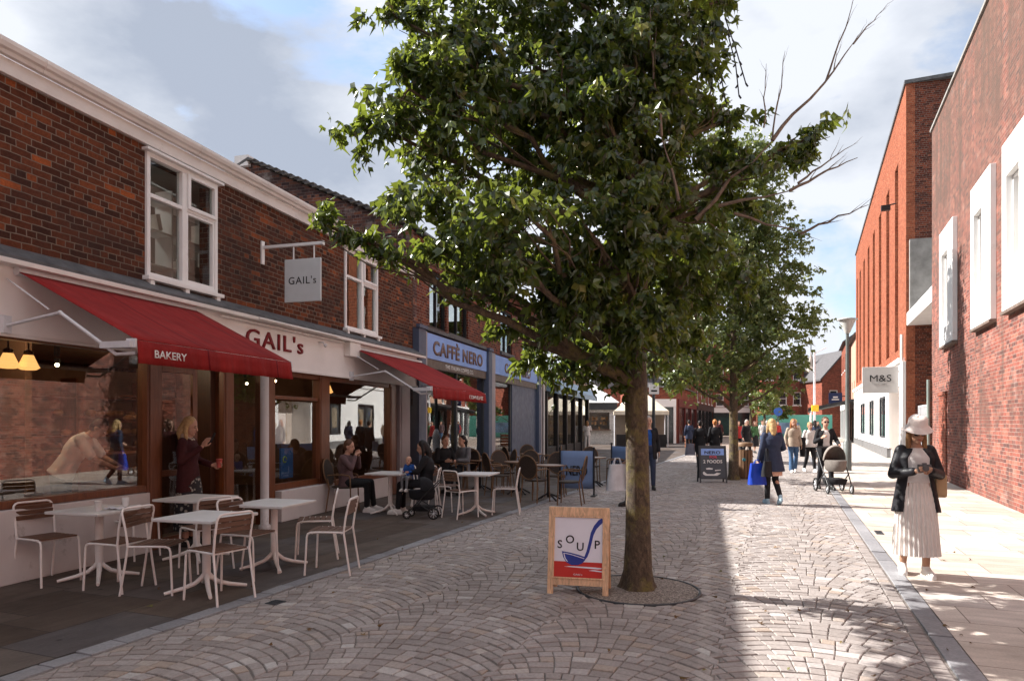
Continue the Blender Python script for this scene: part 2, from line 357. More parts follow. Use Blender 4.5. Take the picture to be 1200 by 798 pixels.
m = MB(); m.face([(-400, -300, -.06), (400, -300, -.06), (400, 900, -.06), (-400, 900, -.06)])
tag(m.build('ground', plain('far_ground', (.20, .165, .14), .9, .2, .5)), kind='structure')
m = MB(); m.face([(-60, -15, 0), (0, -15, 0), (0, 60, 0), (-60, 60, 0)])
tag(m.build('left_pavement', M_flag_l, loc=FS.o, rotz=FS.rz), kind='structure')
UR = 5.9*math.cos(FS.t)                                       # across-street coordinate of the brick border
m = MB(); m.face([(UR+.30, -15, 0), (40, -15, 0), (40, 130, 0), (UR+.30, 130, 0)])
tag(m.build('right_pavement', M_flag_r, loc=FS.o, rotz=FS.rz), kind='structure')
m = MB(); m.face([(-10, -15, -.010), (UR+.5, -15, -.010), (UR+.5, 45, -.010), (-10, 45, -.010)])
tag(m.build('setts_bed', M_bed, loc=FS.o, rotz=FS.rz), kind='structure')
m = MB(); m.face([(-60, 44.9, -.003), (UR+.2, 44.9, -.003), (UR+.2, 130, -.003), (-60, 130, -.003)])
tag(m.build('far_road', M_far, loc=FS.o, rotz=FS.rz), kind='structure')

def stone(mb, q, j=.004, ins=.010, z=0.0, gu=.0045, gv=.0045):
    if len(q) == 3: q = list(q)+[q[2]]
    P = [Vector((a+rnd.uniform(-j, j), b+rnd.uniform(-j, j), 0)) for a, b in q]
    wu = max(.02, ((P[1]-P[0]).length+(P[2]-P[3]).length)/2); wv = max(.02, ((P[3]-P[0]).length+(P[2]-P[1]).length)/2)
    def at(s_, t_): return (P[0].lerp(P[1], s_)).lerp(P[3].lerp(P[2], s_), t_)
    def ring(e):
        s_ = min(.42, (gu+e)/wu); t_ = min(.42, (gv+e)/wv); return [at(s_, t_), at(1-s_, t_), at(1-s_, 1-t_), at(s_, 1-t_)]
    dz = rnd.uniform(-.0035, .003)+z; tx, ty = rnd.uniform(-.025, .025), rnd.uniform(-.025, .025); c = at(.5, .5)
    lo = [(p.x, p.y, -.02) for p in ring(0)]; up = ring(ins); hi = [(p.x, p.y, dz+tx*(p.x-c.x)+ty*(p.y-c.y)) for p in up]
    mid = [(a_.x, a_.y, b_[2]-.0035) for a_, b_ in zip(ring(ins*.3), hi)]; n = 4
    mb.mesh(lo+mid+hi, [tuple(range(2*n, 3*n))] + [(i, (i+1) % n, n+(i+1) % n, n+i) for i in range(n)] + [(n+i, n+(i+1) % n, 2*n+(i+1) % n, 2*n+i) for i in range(n)], False)
PIT = Vector((1.21, 6.56)); PITR = .58
def inpit(u, v, r=PITR):
    w = FS.w(u, v); return (w.x-PIT.x)**2+(w.y-PIT.y)**2 < r*r
m = MB(); U0 = .20; W = (UR-U0)/4; RA = W*.72; hh = .112; WS_ = .108; SEAM = [[0 if k in (0, 4) else rnd.uniform(-.045, .045) for j in range(500)] for k in range(5)]
arc = lambda u: math.sqrt(max(1e-6, RA*RA-u*u))-RA
for k in range(4):
    uc = U0+W*(k+.5); E = W/2; J = [-E+i*W/11+rnd.uniform(-.01, .01) for i in range(12)]; J[0] = -E; J[-1] = E
    for j in range(int(43/hh)):
        v0 = 2.0+j*hh; N2 = []
        for u in J: N2.append(max(-E+SEAM[k][j], min(E+SEAM[k+1][j], u+rnd.uniform(-.007, .007)+(u/RA)*math.sqrt(max(0, 1-(u/RA)**2))*hh)))
        for i in range(len(J)-1):
            if J[i+1]-J[i] < .022: continue
            q = [(uc+J[i], v0+arc(J[i])), (uc+J[i+1], v0+arc(J[i+1])), (uc+N2[i+1], v0+hh+arc(N2[i+1])), (uc+N2[i], v0+hh+arc(N2[i]))]
            if N2[i+1]-N2[i] < .012: q = [q[0], q[1], q[2]]
            if inpit(uc+(J[i]+J[i+1])/2, q[0][1]+.05): continue
            stone(m, q, .0025, .008, 0, .002, .0058)
        if j % 4 == 3: N2 = [N2[0]]+[(p+q_)/2 for p, q_ in zip(N2[1:-1], N2[2:])]+[N2[-1]]      # bond broken every few rows
        J = [N2[0]]                                  # joints fan outwards row by row; wide stones split, slivers at the seams merge
        for u in N2[1:]:
            w_ = u-J[-1]
            if w_ > WS_*1.5: J.append(J[-1]+w_*rnd.uniform(.42, .58)); J.append(u)
            elif w_ > .03: J.append(u)
        J[-1] = E+SEAM[k+1][j+1]; J[0] = -E+SEAM[k][j+1]
o = m.build('road_setts', M_sett, loc=FS.o, rotz=FS.rz, fixn=False); tag(o, kind='structure')
m = MB()
for j in range(int(60/.1)):
    stone(m, [(UR-.0, 1+j*.1), (UR+.12, 1+j*.1), (UR+.12, 1.1+j*.1), (UR, 1.1+j*.1)], .003)
tag(m.build('border_setts', M_sett, loc=FS.o, rotz=FS.rz, fixn=False), kind='structure')
for nm, u0, u1, ln in (('left_kerb_strip', .0, .17, .3), ('right_kerb_strip', UR+.13, UR+.30, .6)):
    m = MB(); v = 1.0; 
    while v < (60 if ln > .5 else 45):
        l = ln*rnd.uniform(.85, 1.15); stone(m, [(u0, v), (u1, v), (u1, v+l), (u0, v+l)], .001, .005, .002); v += l
    tag(m.build(nm, M_kerb, loc=FS.o, rotz=FS.rz, fixn=False), kind='structure')
# tree pit: resin-bound gravel disc with a dark steel ring, small cut setts around it
m = MB(); m.lathe([(0, -.013), (PITR-.02, -.013), (PITR-.02, .004), (PITR-.06, .006), (0, .02)], (0, 0, 0), 40, False)
q = NT('pit_gravel'); vv = q.n('ShaderNodeTexVoronoi', {'Vector': q.obj(), 'Scale': 70}); c = q.ramp(vv.outputs['Color'], [(.1, (.13, .11, .095)), (.5, (.26, .22, .19)), (.9, (.42, .37, .33))]); q.col(c); q.rough(.9); q.bump(vv.outputs['Distance'], .8, .02)
tag(m.build('tree_pit', q.m, loc=(PIT.x, PIT.y, 0)), kind='structure')
m = MB(); m.tube([(math.cos(a)*PITR, math.sin(a)*PITR, .0) for a in [2*math.pi*i/48 for i in range(49)]], .012, 6)
tag(m.build('tree_pit_ring', M_blackmetal, loc=(PIT.x, PIT.y, 0)), kind='structure')
# little drain / service covers and litter leaves on the setts
for px, py, w, l in ((323, 706, .13, .13), (1030, 624, .10, .34)):
    m = MB(); g = gp(px, py); m.box((-w/2, -l/2, 0), (w/2, l/2, .006))
    for i in range(5): m.box((-w*.4, -l*.4+i*l*.2-.004, .0062), (w*.4, -l*.4+i*l*.2+.004, .010))
    tag(m.build('drain_cover', M_blackmetal, loc=(g.x, g.y, .001), rotz=FS.rz), kind='structure')

# ------------------------------------------------------------------ building helpers
def wallgrid(mb, n0, n1, s0, s1, z0, z1, holes):
    zs = sorted({z0, z1} | {min(max(h[k], z0), z1) for h in holes for k in (2, 3)})
    for a, b in zip(zs, zs[1:]):
        if b-a < 1e-5: continue
        c = (a+b)/2; cut = sorted((h[0], h[1]) for h in holes if h[2] < c < h[3]); s = s0
        for p, q_ in cut:
            if p > s: mb.box((n0, s, a), (n1, p, b))
            s = max(s, q_)
        if s < s1: mb.box((n0, s, a), (n1, s1, b))
def frame_mb(mb, n0, n1, s0, s1, z0, z1, t):
    mb.box((n0, s0, z0), (n1, s0+t, z1)); mb.box((n0, s1-t, z0), (n1, s1, z1)); mb.box((n0, s0+t, z0), (n1, s1-t, z0+t)); mb.box((n0, s0+t, z1-t), (n1, s1-t, z1))
def pane(mb, n, s0, s1, z0, z1): mb.box((n-.004, s0, z0), (n, s1, z1))
def simple_window(root, off, n, s0, s1, z0, z1, mat, t=.05, bars=(), gl=None, depth=.06):
    a = MB(); frame_mb(a, n-depth, n, s0, s1, z0, z1, t)
    for b in bars:
        if b[0] == 'v': a.box((n-depth*.9, b[1]-t/2, z0+t), (n-.004, b[1]+t/2, z1-t))
        else: a.box((n-depth*.9, s0+t, b[1]-t/2), (n-.006, s1-t, b[1]+t/2))
    w = a.build('window', mat, root, off)
    p = MB(); pane(p, n-depth*.5, s0+t*.6, s1-t*.6, z0+t*.6, z1-t*.6); p.build('pane', gl or M_glass, w, fixn=True, off=off); return w
def brow(n0, n1, s0, s1, z0, z1, dn=0): return ((n0, s0, z0), (n1, s1, z1))

# ------------------------------------------------------------------ LEFT 1: the bakery building
O1 = (0, 11, 0)
B1 = thing('brick_building', 'dark brick building with a white painted gutter, cream shop fascia and red awnings', 'building', FL.w(0, 11), FL.rz)
WIN1 = (8.81, 10.09, 3.42, 4.97); WIN2 = (13.68, 15.05, 3.42, 4.97)
m = MB(); wallgrid(m, -.28, 0, -14, 16.9, 3.30, 5.10, [WIN1, WIN2, (5.0, 6.2, 3.42, 4.97)])
m.box((-.28, -14, 2.5), (-.02, 16.9, 3.30)); m.box((-.28, -14, 0), (-.02, 4.0, 2.5)); m.box((-9.2, -14, 0), (-9.0, 16.9, 5.1)); m.box((-9, -14.2, 0), (0, -14, 5.1))
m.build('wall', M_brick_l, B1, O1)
m = MB(); m.prism([(-9.4, -14.3, 5.12), (-.02, -14.3, 5.12), (-.02, -14.3, 5.24), (-4.5, -14.3, 7.3), (-9.4, -14.3, 5.2)], (0, 31.15, 0)); m.build('roof', M_slate, B1, O1)
# fascia board and ogee gutter in one run with joint straps
m = MB(); m.box((.002, -14, 5.04), (.06, 16.86, 5.20))
prof = [(.06, 5.20), (.12, 5.20), (.135, 5.235), (.165, 5.25), (.185, 5.29), (.185, 5.33), (.17, 5.33), (.17, 5.30), (.08, 5.26), (.06, 5.33)]
m.prism([(a, -14, b) for a, b in prof], (0, 30.86, 0))
for s in (7.35, 9.6, 11.85, 14.1): m.prism([(a+(.006 if a > .07 else 0), s, b-.003) for a, b in prof[:6]] + [(.06, s, 5.32)], (0, .035, 0))
m.build('gutter', M_white_paint, B1, O1, bevel=.004)
m = MB()
for i, s in enumerate([-1.0+j*.225 for j in range(80)]):      # shadowed brick dentil under the gutter board is plain; soldier line over shop
    pass
def sash(root, s0, s1, z0, z1):
    a = MB(); t = .055; n1 = .035; n0 = -.06; mid = (s0+s1)/2; tr = z0+.66*(z1-z0)
    frame_mb(a, n0, n1, s0, s1, z0, z1, t); a.box((n0, mid-.04, z0+t), (n1-.002, mid+.04, z1-t))
    a.box((n0, s0+t, tr-.025), (n1-.004, mid-.04, tr+.025)); a.box((n0, mid+.04, tr-.025), (n1-.004, s1-t, tr+.025))
    frame_mb(a, n1-.03, n1+.02, mid+.045, s1-t+.02, tr+.01, z1-t+.015, .05)      # the top-hung light stands proud
    frame_mb(a, n0+.02, n1-.012, mid+.04, s1-t, z0+t, tr-.025, .035)
    a.box((n0, s0-.05, z1), (.10, s1+.06, z1+.035))                              # drip head
    w = a.build('window', M_white_frame, root, O1, bevel=.004)
    b = MB(); b.box((-.06, s0-.04, z0-.05), (.10, s1+.06, z0)); 
    for s in (s0+.04, mid, s1-.04): b.box((0.002, s-.035, z0-.11), (.085, s+.035, z0-.05)); b.box((0.002, s-.03, z0-.15), (.055, s+.03, z0-.11))
    b.build('sill', M_white_frame, w, O1, bevel=.004)
    p = MB(); pane(p, -.02, s0+.03, s1-.03, z0+.03, z1-.03); p.build('pane', M_glass, w, O1)
sash(B1, *WIN1); sash(B1, *WIN2); sash(B1, 5.0, 6.2, 3.42, 4.97)
# rooms behind the upper windows, with shelving and files
m = MB(); m.box((-3.6, 4.2, 3.3), (-3.5, 16.8, 5.1)); m.box((-3.5, 4.2, 3.2), (-.28, 16.8, 3.29)); m.box((-3.5, 11.5, 3.3), (-.28, 11.6, 5.1)); m.box((-3.5, 4.2, 5.085), (-.28, 16.8, 5.11)); m.box((-3.5, 7.2, 3.3), (-.28, 7.3, 5.1))
m.build('upper_room', plain('pale_room_wall', (.34, .30, .27), .8, .1, 2), B1, O1)
m = MB(); sh = (-1.25, -.95)
for z in (3.86, 4.36, 4.82): m.box((sh[0], 8.9, z), (sh[1], 11.4, z+.03))
for s in (8.9, 9.55, 10.3, 11.2): m.box((sh[0], s, 3.3), (sh[1], s+.03, 5.05))
m.build('shelf', M_white_frame, B1, O1)
m = MB()
for i in range(26):
    s = 8.95+rnd.random()*2.3; z = rnd.choice((3.3, 3.89, 4.39)); h = rnd.uniform(.14, .36); m.cbox((-1.08+rnd.uniform(-.05, .08), s, z+h/2), (.24, rnd.uniform(.05, .3), h), (rnd.choice((0, 0, .25)), 0, 0))
m.build('stored_files', plain('cream_files', (.72, .68, .62), .7, .25, 3), B1, O1)
m = MB(); m.box((-1.9, 8.9, 5.03), (-1.75, 10.3, 5.08)); m.box((-1.9, 13.6, 5.03), (-1.75, 15.0, 5.08)); m.build('tube_light', emit('tube_light_glow', (1, .95, .88), 3.0), B1, O1)
# lead flashing, awning cassette strip, cream fascia
m = MB(); m.prism([(.003, -14, 3.36), (.03, -14, 3.35), (.24, -14, 3.22), (.24, -14, 3.19), (.003, -14, 3.19)], (0, 31.1, 0)); m.build('flashing', M_lead, B1, O1)
m = MB(); m.box((-.02, 3.5, 2.46), (.10, 17.1, 3.18)); fas = m.build('shop_fascia', M_fascia, B1, O1)
m = MB(); m.box((.102, 3.5, 3.135), (.26, 17.1, 3.185)); m.box((.102, 3.5, 2.44), (.13, 17.1, 2.475)); m.box((.102, 13.5, 2.86), (.24, 13.9, 3.13))
m.tube([(.16, 10.0, 3.10), (.16, 13.4, 3.10)], .018, 8); m.tube([(.27, 10.7, 3.16), (.27, 13.0, 3.16)], .022, 8)
m.build('cornice_strip', M_white_paint, B1, O1, bevel=.004)
text_mesh("GAIL's", M_red_paint, fas, w=1.50, h=.27, at=(.102, 11.36, 2.89), ax=(0, 1, 0), up=(0, 0, 1), ext=.02, bold=.008, space=1.15, off=O1)
m = MB(); m.tube([(.10, 12.62, 3.02), (.19, 12.62, 3.02), (.19, 12.66, 2.98)], .012, 8); m.sphere((.20, 12.68, 2.97), .035, 10, 6); m.build('spotlight', M_alu, B1, O1)

def awning(root, off, s0, s1, n, zt, zb, word, wat, ww, wh):
    a = MB(); t = .012; z_ = .16
    # slightly sagging canvas as a grid sheet with thickness
    rows = 8; cols = 14; top = []
    for i in range(rows+1):
        f = i/rows; nn = .16+(n-.16)*f; z0_ = zt+(zb-zt)*f
        top.append([(nn, s0+(s1-s0)*j/cols, z0_-.02*math.sin(math.pi*f)*math.sin(math.pi*j/cols)) for j in range(cols+1)])
    a.loft(top, False, True, False)
    fl = [[(n+.012, s0+(s1-s0)*j/40, zb-.02), ] for j in range(41)]
    hh_ = .215
    a.loft([[(n+.01+k*.004+.006*k*math.sin(j*1.3), s0+(s1-s0)*j/40, zb-.005-hh_*k/3) for j in range(41)] for k in range(4)], False, True, False)
    cl = a.build('awning', M_red_cloth, root, off, fixn=False); so = cl.modifiers.new('thick', 'SOLIDIFY'); so.thickness = .006
    b = MB(); b.box((n-.05, s0-.02, zb-.055), (n+.008, s1+.02, zb-.004)); b.tube([(.14, s0, zt+.01), (.14, s1, zt+.01)], .045, 12)
    for s in (s0-.03, s1): b.box((n-.09, s, zb-.075), (n+.012, s+.03, zb+.01))
    b.build('front_rail', M_alu, cl, off, bevel=.004)
    for s, dr in ((s0, -1), (s1, 1)):
        c = MB(); el = (.87, s+dr*.15, zt-.46); c.tube([(.12, s+dr*.1, zt-.55), el], .016, 8); c.tube([el, (n-.22, s+dr*.01, zb-.13), (n-.03, s-dr*.03, zb-.12)], .018, 8); c.sphere(el, .022, 8, 6); c.tube([(.12, s+dr*.08, zt-.08), (.72, s+dr*.14, zt-.42)], .008, 6); c.box((.102, s+dr*.1-.04, zt-.62), (.16, s+dr*.1+.04, zt-.45))
        c.box((n-.36, s+dr*.065, zb-.075), (n-.01, s+dr*.005, zb-.015)); c.build('awning_arm', M_alu, cl, off)
    text_mesh(word, M_letter_w, cl, w=ww, h=wh, at=(n+.030, wat, zb-.115), ax=(0, 1, 0), up=(0, 0, 1), ext=.003, bold=.012, off=off)
awning(B1, O1, 7.05, 9.50, 1.60, 3.09, 2.37, 'BAKERY', 7.45, .42, .075)
awning(B1, O1, 13.84, 17.05, 1.76, 3.03, 2.27, 'L\'OMNILASE', 16.35, .95, .085)
# timber shopfront at ground level
post = [(3.9, 4.05), (8.80, 9.02), (10.20, 10.42), (11.12, 11.42), (12.74, 13.08), (15.60, 15.92)]
m = MB()
for a, b in post: m.box((-.10, a, 0), (.05, b, 2.46)); m.box((.05, a+.03, .05), (.062, b-.03, 2.4))
m.box((-.10, 4.05, .74), (.04, 8.80, .82)); m.box((-.10, 11.42, .50), (.04, 12.74, .60)); m.box((-.1, 13.08, .42), (.04, 15.60, .52)); m.box((-.10, 4.05, 2.43), (.03, 8.8, 2.458)); m.box((-.10, 9.02, 2.36), (.03, 15.6, 2.455)); m.box((-.08, 11.42, 1.98), (.02, 12.74, 2.04))
m.build('shopfront_timber', M_wood, B1, O1, bevel=.006)
for a in ((3.9, 8.79, .10, .735), (11.43, 13.06, .16, .495), (13.10, 15.6, .06, .415)): m = MB(); m.box((-.12, a[0], 0), (a[2], a[1], a[3])); m.build('plinth', M_plinth, B1, O1, bevel=.008)
for a, b, z0, z1 in ((4.05, 8.80, .82, 2.43), (10.42, 11.12, .12, 2.36), (11.42, 12.74, .60, 1.98), (13.08, 15.60, .52, 2.36)):
    p = MB(); pane(p, -.03, a, b, z0, z1); p.build('shop_window', M_glass_s, B1, O1)
# doorway: glazed door folded back, dark threshold
m = MB(); frame_mb(m, -.075, -.03, 9.04, 9.76, .03, 2.34, .085); m.box((-.07, 9.12, .9), (-.035, 9.68, .98)); dr = m.build('door', M_wood, B1, O1, bevel=.004)
p = MB(); pane(p, -.05, 9.12, 9.68, .12, 2.26); p.build('pane', M_glass, dr, O1); p = MB(); p.tube([(.0, 9.70, 1.0), (.03, 9.70, 1.02), (.03, 9.70, 1.25), (0, 9.70, 1.27)], .012, 8); p.build('handle', plain('brass', (.5, .32, .12), .3, .1, 9, metal=1), dr, O1)
m = MB(); m.box((-1.4, 10.10, 0), (-.1, 10.2, 2.4)); m.box((-.75, 9.78, 0), (-.70, 10.10, 2.35)); m.build('door_lining', M_wood_d, B1, O1)
m = MB(); m.box((-.42, 9.18, 2.06), (-.40, 9.52, 2.2)); ex = m.build('exit_sign', plain('exit_green', (.01, .05, .035), .4, .1), B1, O1)
m = MB(); n = -.398
m.box((n, 9.24, 2.12), (n+.004, 9.33, 2.14)); m.prism([(n, 9.30, 2.165), (n, 9.34, 2.13), (n, 9.30, 2.095)], (.004, 0, 0)); frame_mb(m, n, n+.004, 9.38, 9.47, 2.08, 2.185, .015); m.prism([(n, 9.41, 2.10), (n, 9.44, 2.10), (n, 9.44, 2.15), (n, 9.42, 2.16)], (.005, 0, 0))
m.build('exit_symbol', emit('exit_symbol_glow', (.25, .8, .55), .45), ex, O1)
# white column in front of the doors and lilac-white end pilaster
m = MB(); m.lathe([(.085, 0), (.085, .06), (.062, .08), (.062, 2.40), (.08, 2.43), (.08, 2.46)], (.33, 10.75, 0), 20); m.build('column', M_plinth, B1, O1)
m = MB(); m.box((-.1, 15.95, 0), (.12, 16.5, 2.46)); m.box((.12, 16.02, .1), (.135, 16.43, 2.4)); m.build('pilaster', M_greypil, B1, O1, bevel=.006)
# inside of the bakery
m = MB(); m.box((-6.1, 3.8, 0), (-6.0, 16.8, 2.75)); m.box((-6, 3.7, 0), (-.12, 3.9, 2.75)); m.box((-6, 16.75, 0), (-.12, 16.9, 2.75)); m.box((-6, 3.8, 2.84), (-.12, 16.8, 2.9)); m.box((-6, 8.86, 0), (-2.0, 8.96, 2.7)); m.build('interior_wall', M_int, B1, O1)
m = MB(); m.box((-6, 3.9, .002), (-.12, 16.75, .02)); m.build('interior_floor', M_intfloor, B1, O1)
m = MB(); m.box((-3.3, 10.2, .02), (-2.6, 13.2, 1.05)); m.box((-3.36, 10.1, 1.05), (-2.54, 13.3, 1.09)); m.box((-2.3, 4.2, .02), (-1.7, 8.3, .9)); m.box((-2.35, 4.1, .9), (-1.65, 8.4, .94)); m.build('counter', M_wood, B1, O1)
m = MB()
for z in (.9, 1.3, 1.7, 2.1):
    m.box((-5.95, 9.2, z), (-5.55, 16.5, z+.03)); m.box((-2.1, 10.45, z-.1), (-1.8, 11.1, z-.08))
for s in (9.2, 11, 12.8, 14.6, 16.4): m.box((-5.95, s, .02), (-5.55, s+.05, 2.5))
m.build('shelving', M_wood, B1, O1)
m = MB()
for i in range(70):
    s = rnd.uniform(9.4, 16.3); z = rnd.choice((.93, 1.33, 1.73)); m.sphere((-5.75+rnd.uniform(-.1, .1), s, z+.07), (.11, rnd.uniform(.07, .16), .07), 8, 5)
for i in range(12): m.sphere((-1.95, rnd.uniform(10.5, 11.05), rnd.choice((.82, 1.22, 1.62))+.05), (.09, .08, .05), 8, 5)
tag(m.build('bread_loaves', plain('bread_crust', (.34, .15, .05), .7, .3, 6), B1, O1), kind='stuff')
M_shade = emit('lit_lamp_glass', (1.0, .46, .14), .75)
for n_, s_ in ((-.85, 7.74), (-.85, 7.98), (-.9, 14.6)):
    m = MB(); m.tube([(n_, s_, 2.84), (n_, s_, 2.42)], .010, 6); m.lathe([(.03, 2.37), (.05, 2.40), (.05, 2.42), (.02, 2.44)], (n_, s_, 0), 12); lp = m.build('pendant_lamp', M_black, B1, O1)
    m = MB(); m.lathe([(.05, 2.38), (.10, 2.26), (.115, 2.235), (.08, 2.21), (.02, 2.205)], (n_, s_, 0), 8, False); m.build('lamp_shade', M_shade, lp, O1)
M_spot = emit('spot_bulb', (1, .72, .42), 9)
for n_, s_ in ((-2.2, 9.5), (-3.2, 9.9), (-4.6, 10.6), (-1.6, 10.9), (-2.4, 12.2), (-2.6, 14.2), (-1.5, 13.6), (-2.6, 6.2), (-3.4, 5.2), (-2.9, 7.4)):
    m = MB(); m.cbox((n_, s_, 2.62), (.05, .05, .16)); m.tube([(n_, s_, 2.5), (n_+.06, s_-.05, 2.42)], .035, 10); lp = m.build('track_spot', M_black, B1, O1)
    m = MB(); m.sphere((n_+.064, s_-.054, 2.415), .028, 8, 6); m.build('bulb', M_spot, lp, O1)
for s_, e in ((8.3, 20), (12.0, 24)):  # added fill lamps that brighten the baker and shop, apart from the pendants
    ld = bpy.data.lights.new('shop_fill_light', 'POINT'); ld.energy = e; ld.color = (1, .74, .48); ld.shadow_soft_size = .02
    lo = bpy.data.objects.new('shop_fill_light', ld); COL.objects.link(lo); lo.location = FL.w(-2.4 if s_ > 9 else -1.3, s_, 2.78 if s_ < 9 else 2.5)
# notices and the blue poster inside the glass
m = MB(); m.box((-.06, 11.55, 1.25), (-.055, 11.85, 1.75)); m.build('notice', M_poster, B1, O1)
m = MB(); m.box((-.45, 12.25, .62), (-.42, 12.62, 1.15)); po = m.build('counter_poster', plain('poster_bright_blue', (.03, .14, .42), .4, .05), B1, O1)
m = MB(); m.tube([(-.415, 12.36+.05*math.cos(t), .95+.05*math.sin(t)) for t in [i*.5 for i in range(12)]], .012, 6); m.build('poster_swirl', plain('poster_lime', (.30, .55, .10), .5, .05), po, O1)

# hanging sign on a bracket
r = thing('hanging_sign', 'square grey hanging sign with thin dark lettering on a white bracket, on the bakery wall', 'sign', FL.w(0, 11.14, 3.46), FL.rz)
m = MB(); m.box((0, -.035, .62), (.03, .035, .98)); m.box((.03, -.02, .86), (1.08, .02, .905)); m.box((.56, -.008, .66), (.58, .008, .86)); m.box((.92, -.008, .66), (.94, .008, .86)); m.box((1.08, -.026, .85), (1.10, .026, .915)); m.build('bracket', M_white_frame, r, bevel=.004)
m = MB(); m.box((.42, -.018, 0), (1.05, .018, .66)); bd = m.build('board', plain('pale_grey_sign', (.58, .60, .61), .5, .04), r, bevel=.006)
text_mesh("GAIL's", M_letter_k, bd, w=.48, h=.115, at=(.735, -.0185, .33), ax=(1, 0, 0), up=(0, 0, 1), ext=.003, bold=.0, space=1.12)

# ------------------------------------------------------------------ LEFT 2: the coffee shop building
O2 = (0, 24, 0)
B2 = thing('brick_building', 'taller red brick building with a sloping gable and a pale blue coffee shop fascia', 'building', FL.w(0, 24), FL.rz)
WN = [(17.95, 19.15, 4.02, 5.5), (19.3, 20.9, 4.02, 5.5), (24.2, 25.7, 4.02, 5.5), (27.2, 28.7, 4.02, 5.5)]
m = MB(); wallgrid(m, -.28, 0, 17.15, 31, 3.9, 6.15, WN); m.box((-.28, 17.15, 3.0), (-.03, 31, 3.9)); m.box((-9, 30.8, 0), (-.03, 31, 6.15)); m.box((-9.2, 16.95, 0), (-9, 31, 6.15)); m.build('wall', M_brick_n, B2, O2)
m = MB(); m.prism([(-9.0, 16.92, 2.0), (0, 16.92, 2.0), (0, 16.92, 6.2), (-4.5, 16.92, 8.25), (-9.0, 16.92, 6.2)], (0, .23, 0)); m.build('gable_wall', M_brick_gable, B2, O2)
m = MB()
for sg in (1, -1):
    def q_(n): return n if sg > 0 else -9-n
    m.prism([(q_(.12), 16.80, 6.20), (q_(.12), 16.80, 6.27), (q_(-4.5), 16.80, 8.36), (q_(-4.5), 16.80, 8.28)], (0, 14.3, 0))
m.build('roof', M_slate, B2, O2)
m = MB()
for i in range(22):
    f = i/22; n_ = .1-4.6*f; z_ = 6.215+2.08*f; m.cbox((n_-.1, 16.85, z_+.045+.02), (.25, .17, .03), (0, -.42+rnd.uniform(.62, .72)-.25, 0))
m.build('verge_tiles', plain('mossy_verge', (.10, .085, .07), .8, .4, 9, bump=.4), B2, O2)
m = MB(); m.box((-4.9, 16.8, 8.15), (-4.5, 17.1, 8.42)); m.build('ridge_cap', M_white_paint, B2, O2)
m = MB(); m.tube([(.13, 17.0, 6.17), (.13, 31, 6.17)], .06, 10); m.build('gutter', M_black, B2, O2)
for a, b, z0, z1 in WN: simple_window(B2, O2, -.06, a, b, z0, z1, M_black, .06, [('v', (a+b)/2)], depth=.09)
for a, b, z0, z1 in WN[1:]: m = MB(); m.box((-.02, a-.08, z0-.10), (.07, b+.08, z0-.002)); m.build('sill', M_lead, B2, O2)
m = MB(); m.box((.003, 17.5, 3.88), (.12, 22.3, 3.97)); m.build('flashing', M_lead, B2, O2)
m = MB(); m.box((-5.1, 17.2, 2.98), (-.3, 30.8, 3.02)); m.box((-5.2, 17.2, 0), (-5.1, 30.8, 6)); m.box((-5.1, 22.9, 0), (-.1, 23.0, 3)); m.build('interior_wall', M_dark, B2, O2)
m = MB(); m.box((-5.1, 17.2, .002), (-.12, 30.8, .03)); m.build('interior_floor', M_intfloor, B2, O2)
for a, b in ((16.92, 17.35), (22.4, 22.75), (29.2, 29.6)): m = MB(); m.box((-.1, a, 0), (.16, b, 3.86)); m.box((.10, a-.04, 3.86), (.20, b+.04, 3.95)); m.box((-.05, a-.03, 0), (.20, b+.03, .35)); m.build('pilaster', M_navy, B2, O2, bevel=.008)
m = MB(); m.box((-.1, 25.6, 0), (.02, 29.2, 3.0)); m.build('wall_panel', M_navy, B2, O2)
for a, b in ((17.35, 17.50), (22.75, 23.2), (29.6, 29.9)): m = MB(); m.box((-.1, a, 0), (.13, b, 3.84)); m.build('light_pilaster', M_greypil, B2, O2, bevel=.006)
m = MB(); m.box((-.05, 17.52, 3.20), (.09, 22.38, 3.83)); sg1 = m.build('sign_panel', M_blue, B2, O2)
m = MB(); m.box((-.05, 17.52, 2.97), (.07, 22.38, 3.195)); bb = m.build('sign_band', M_brownband, B2, O2)
text_mesh('CAFFÈ NERO', M_letter_br, sg1, w=4.0, h=.46, at=(.091, 19.95, 3.54), ax=(0, 1, 0), ext=.015, bold=.03, space=1.1, off=O2)
text_mesh('THE ITALIAN COFFEE CO.', M_letter_w, bb, w=2.3, h=.11, at=(.071, 20.0, 3.08), ax=(0, 1, 0), ext=.005, bold=.01, off=O2)
m = MB(); m.box((-.05, 23.22, 3.20), (.09, 29.18, 3.83)); sg2 = m.build('sign_panel', M_blue, B2, O2)
m = MB(); m.box((-.05, 23.22, 2.97), (.07, 29.18, 3.195)); m.build('sign_band', M_brownband, B2, O2)
text_mesh('CAFFÈ NERO', M_letter_br, sg2, w=3.6, h=.42, at=(.091, 26.2, 3.52), ax=(0, 1, 0), ext=.015, bold=.03, space=1.1, off=O2)
m = MB()
for a in (17.5, 19.9, 22.33, 23.2, 25.45): m.box((-.08, a, 0), (.0, a+.07, 2.97))
m.box((-.08, 17.57, .45), (.0, 22.33, .55)); m.box((-.08, 23.27, .45), (0, 25.45, .55)); m.box((-.1, 17.5, 0), (-.02, 22.4, .45)); m.box((-.1, 23.2, 0), (-.02, 25.5, .45)); m.build('shopfront_frame', M_blackmetal, B2, O2)
for a, b in ((17.57, 19.9), (19.97, 22.33), (23.27, 25.45)):
    p = MB(); pane(p, -.04, a, b, .55, 2.97); p.build('shop_window', M_glass_s, B2, O2)
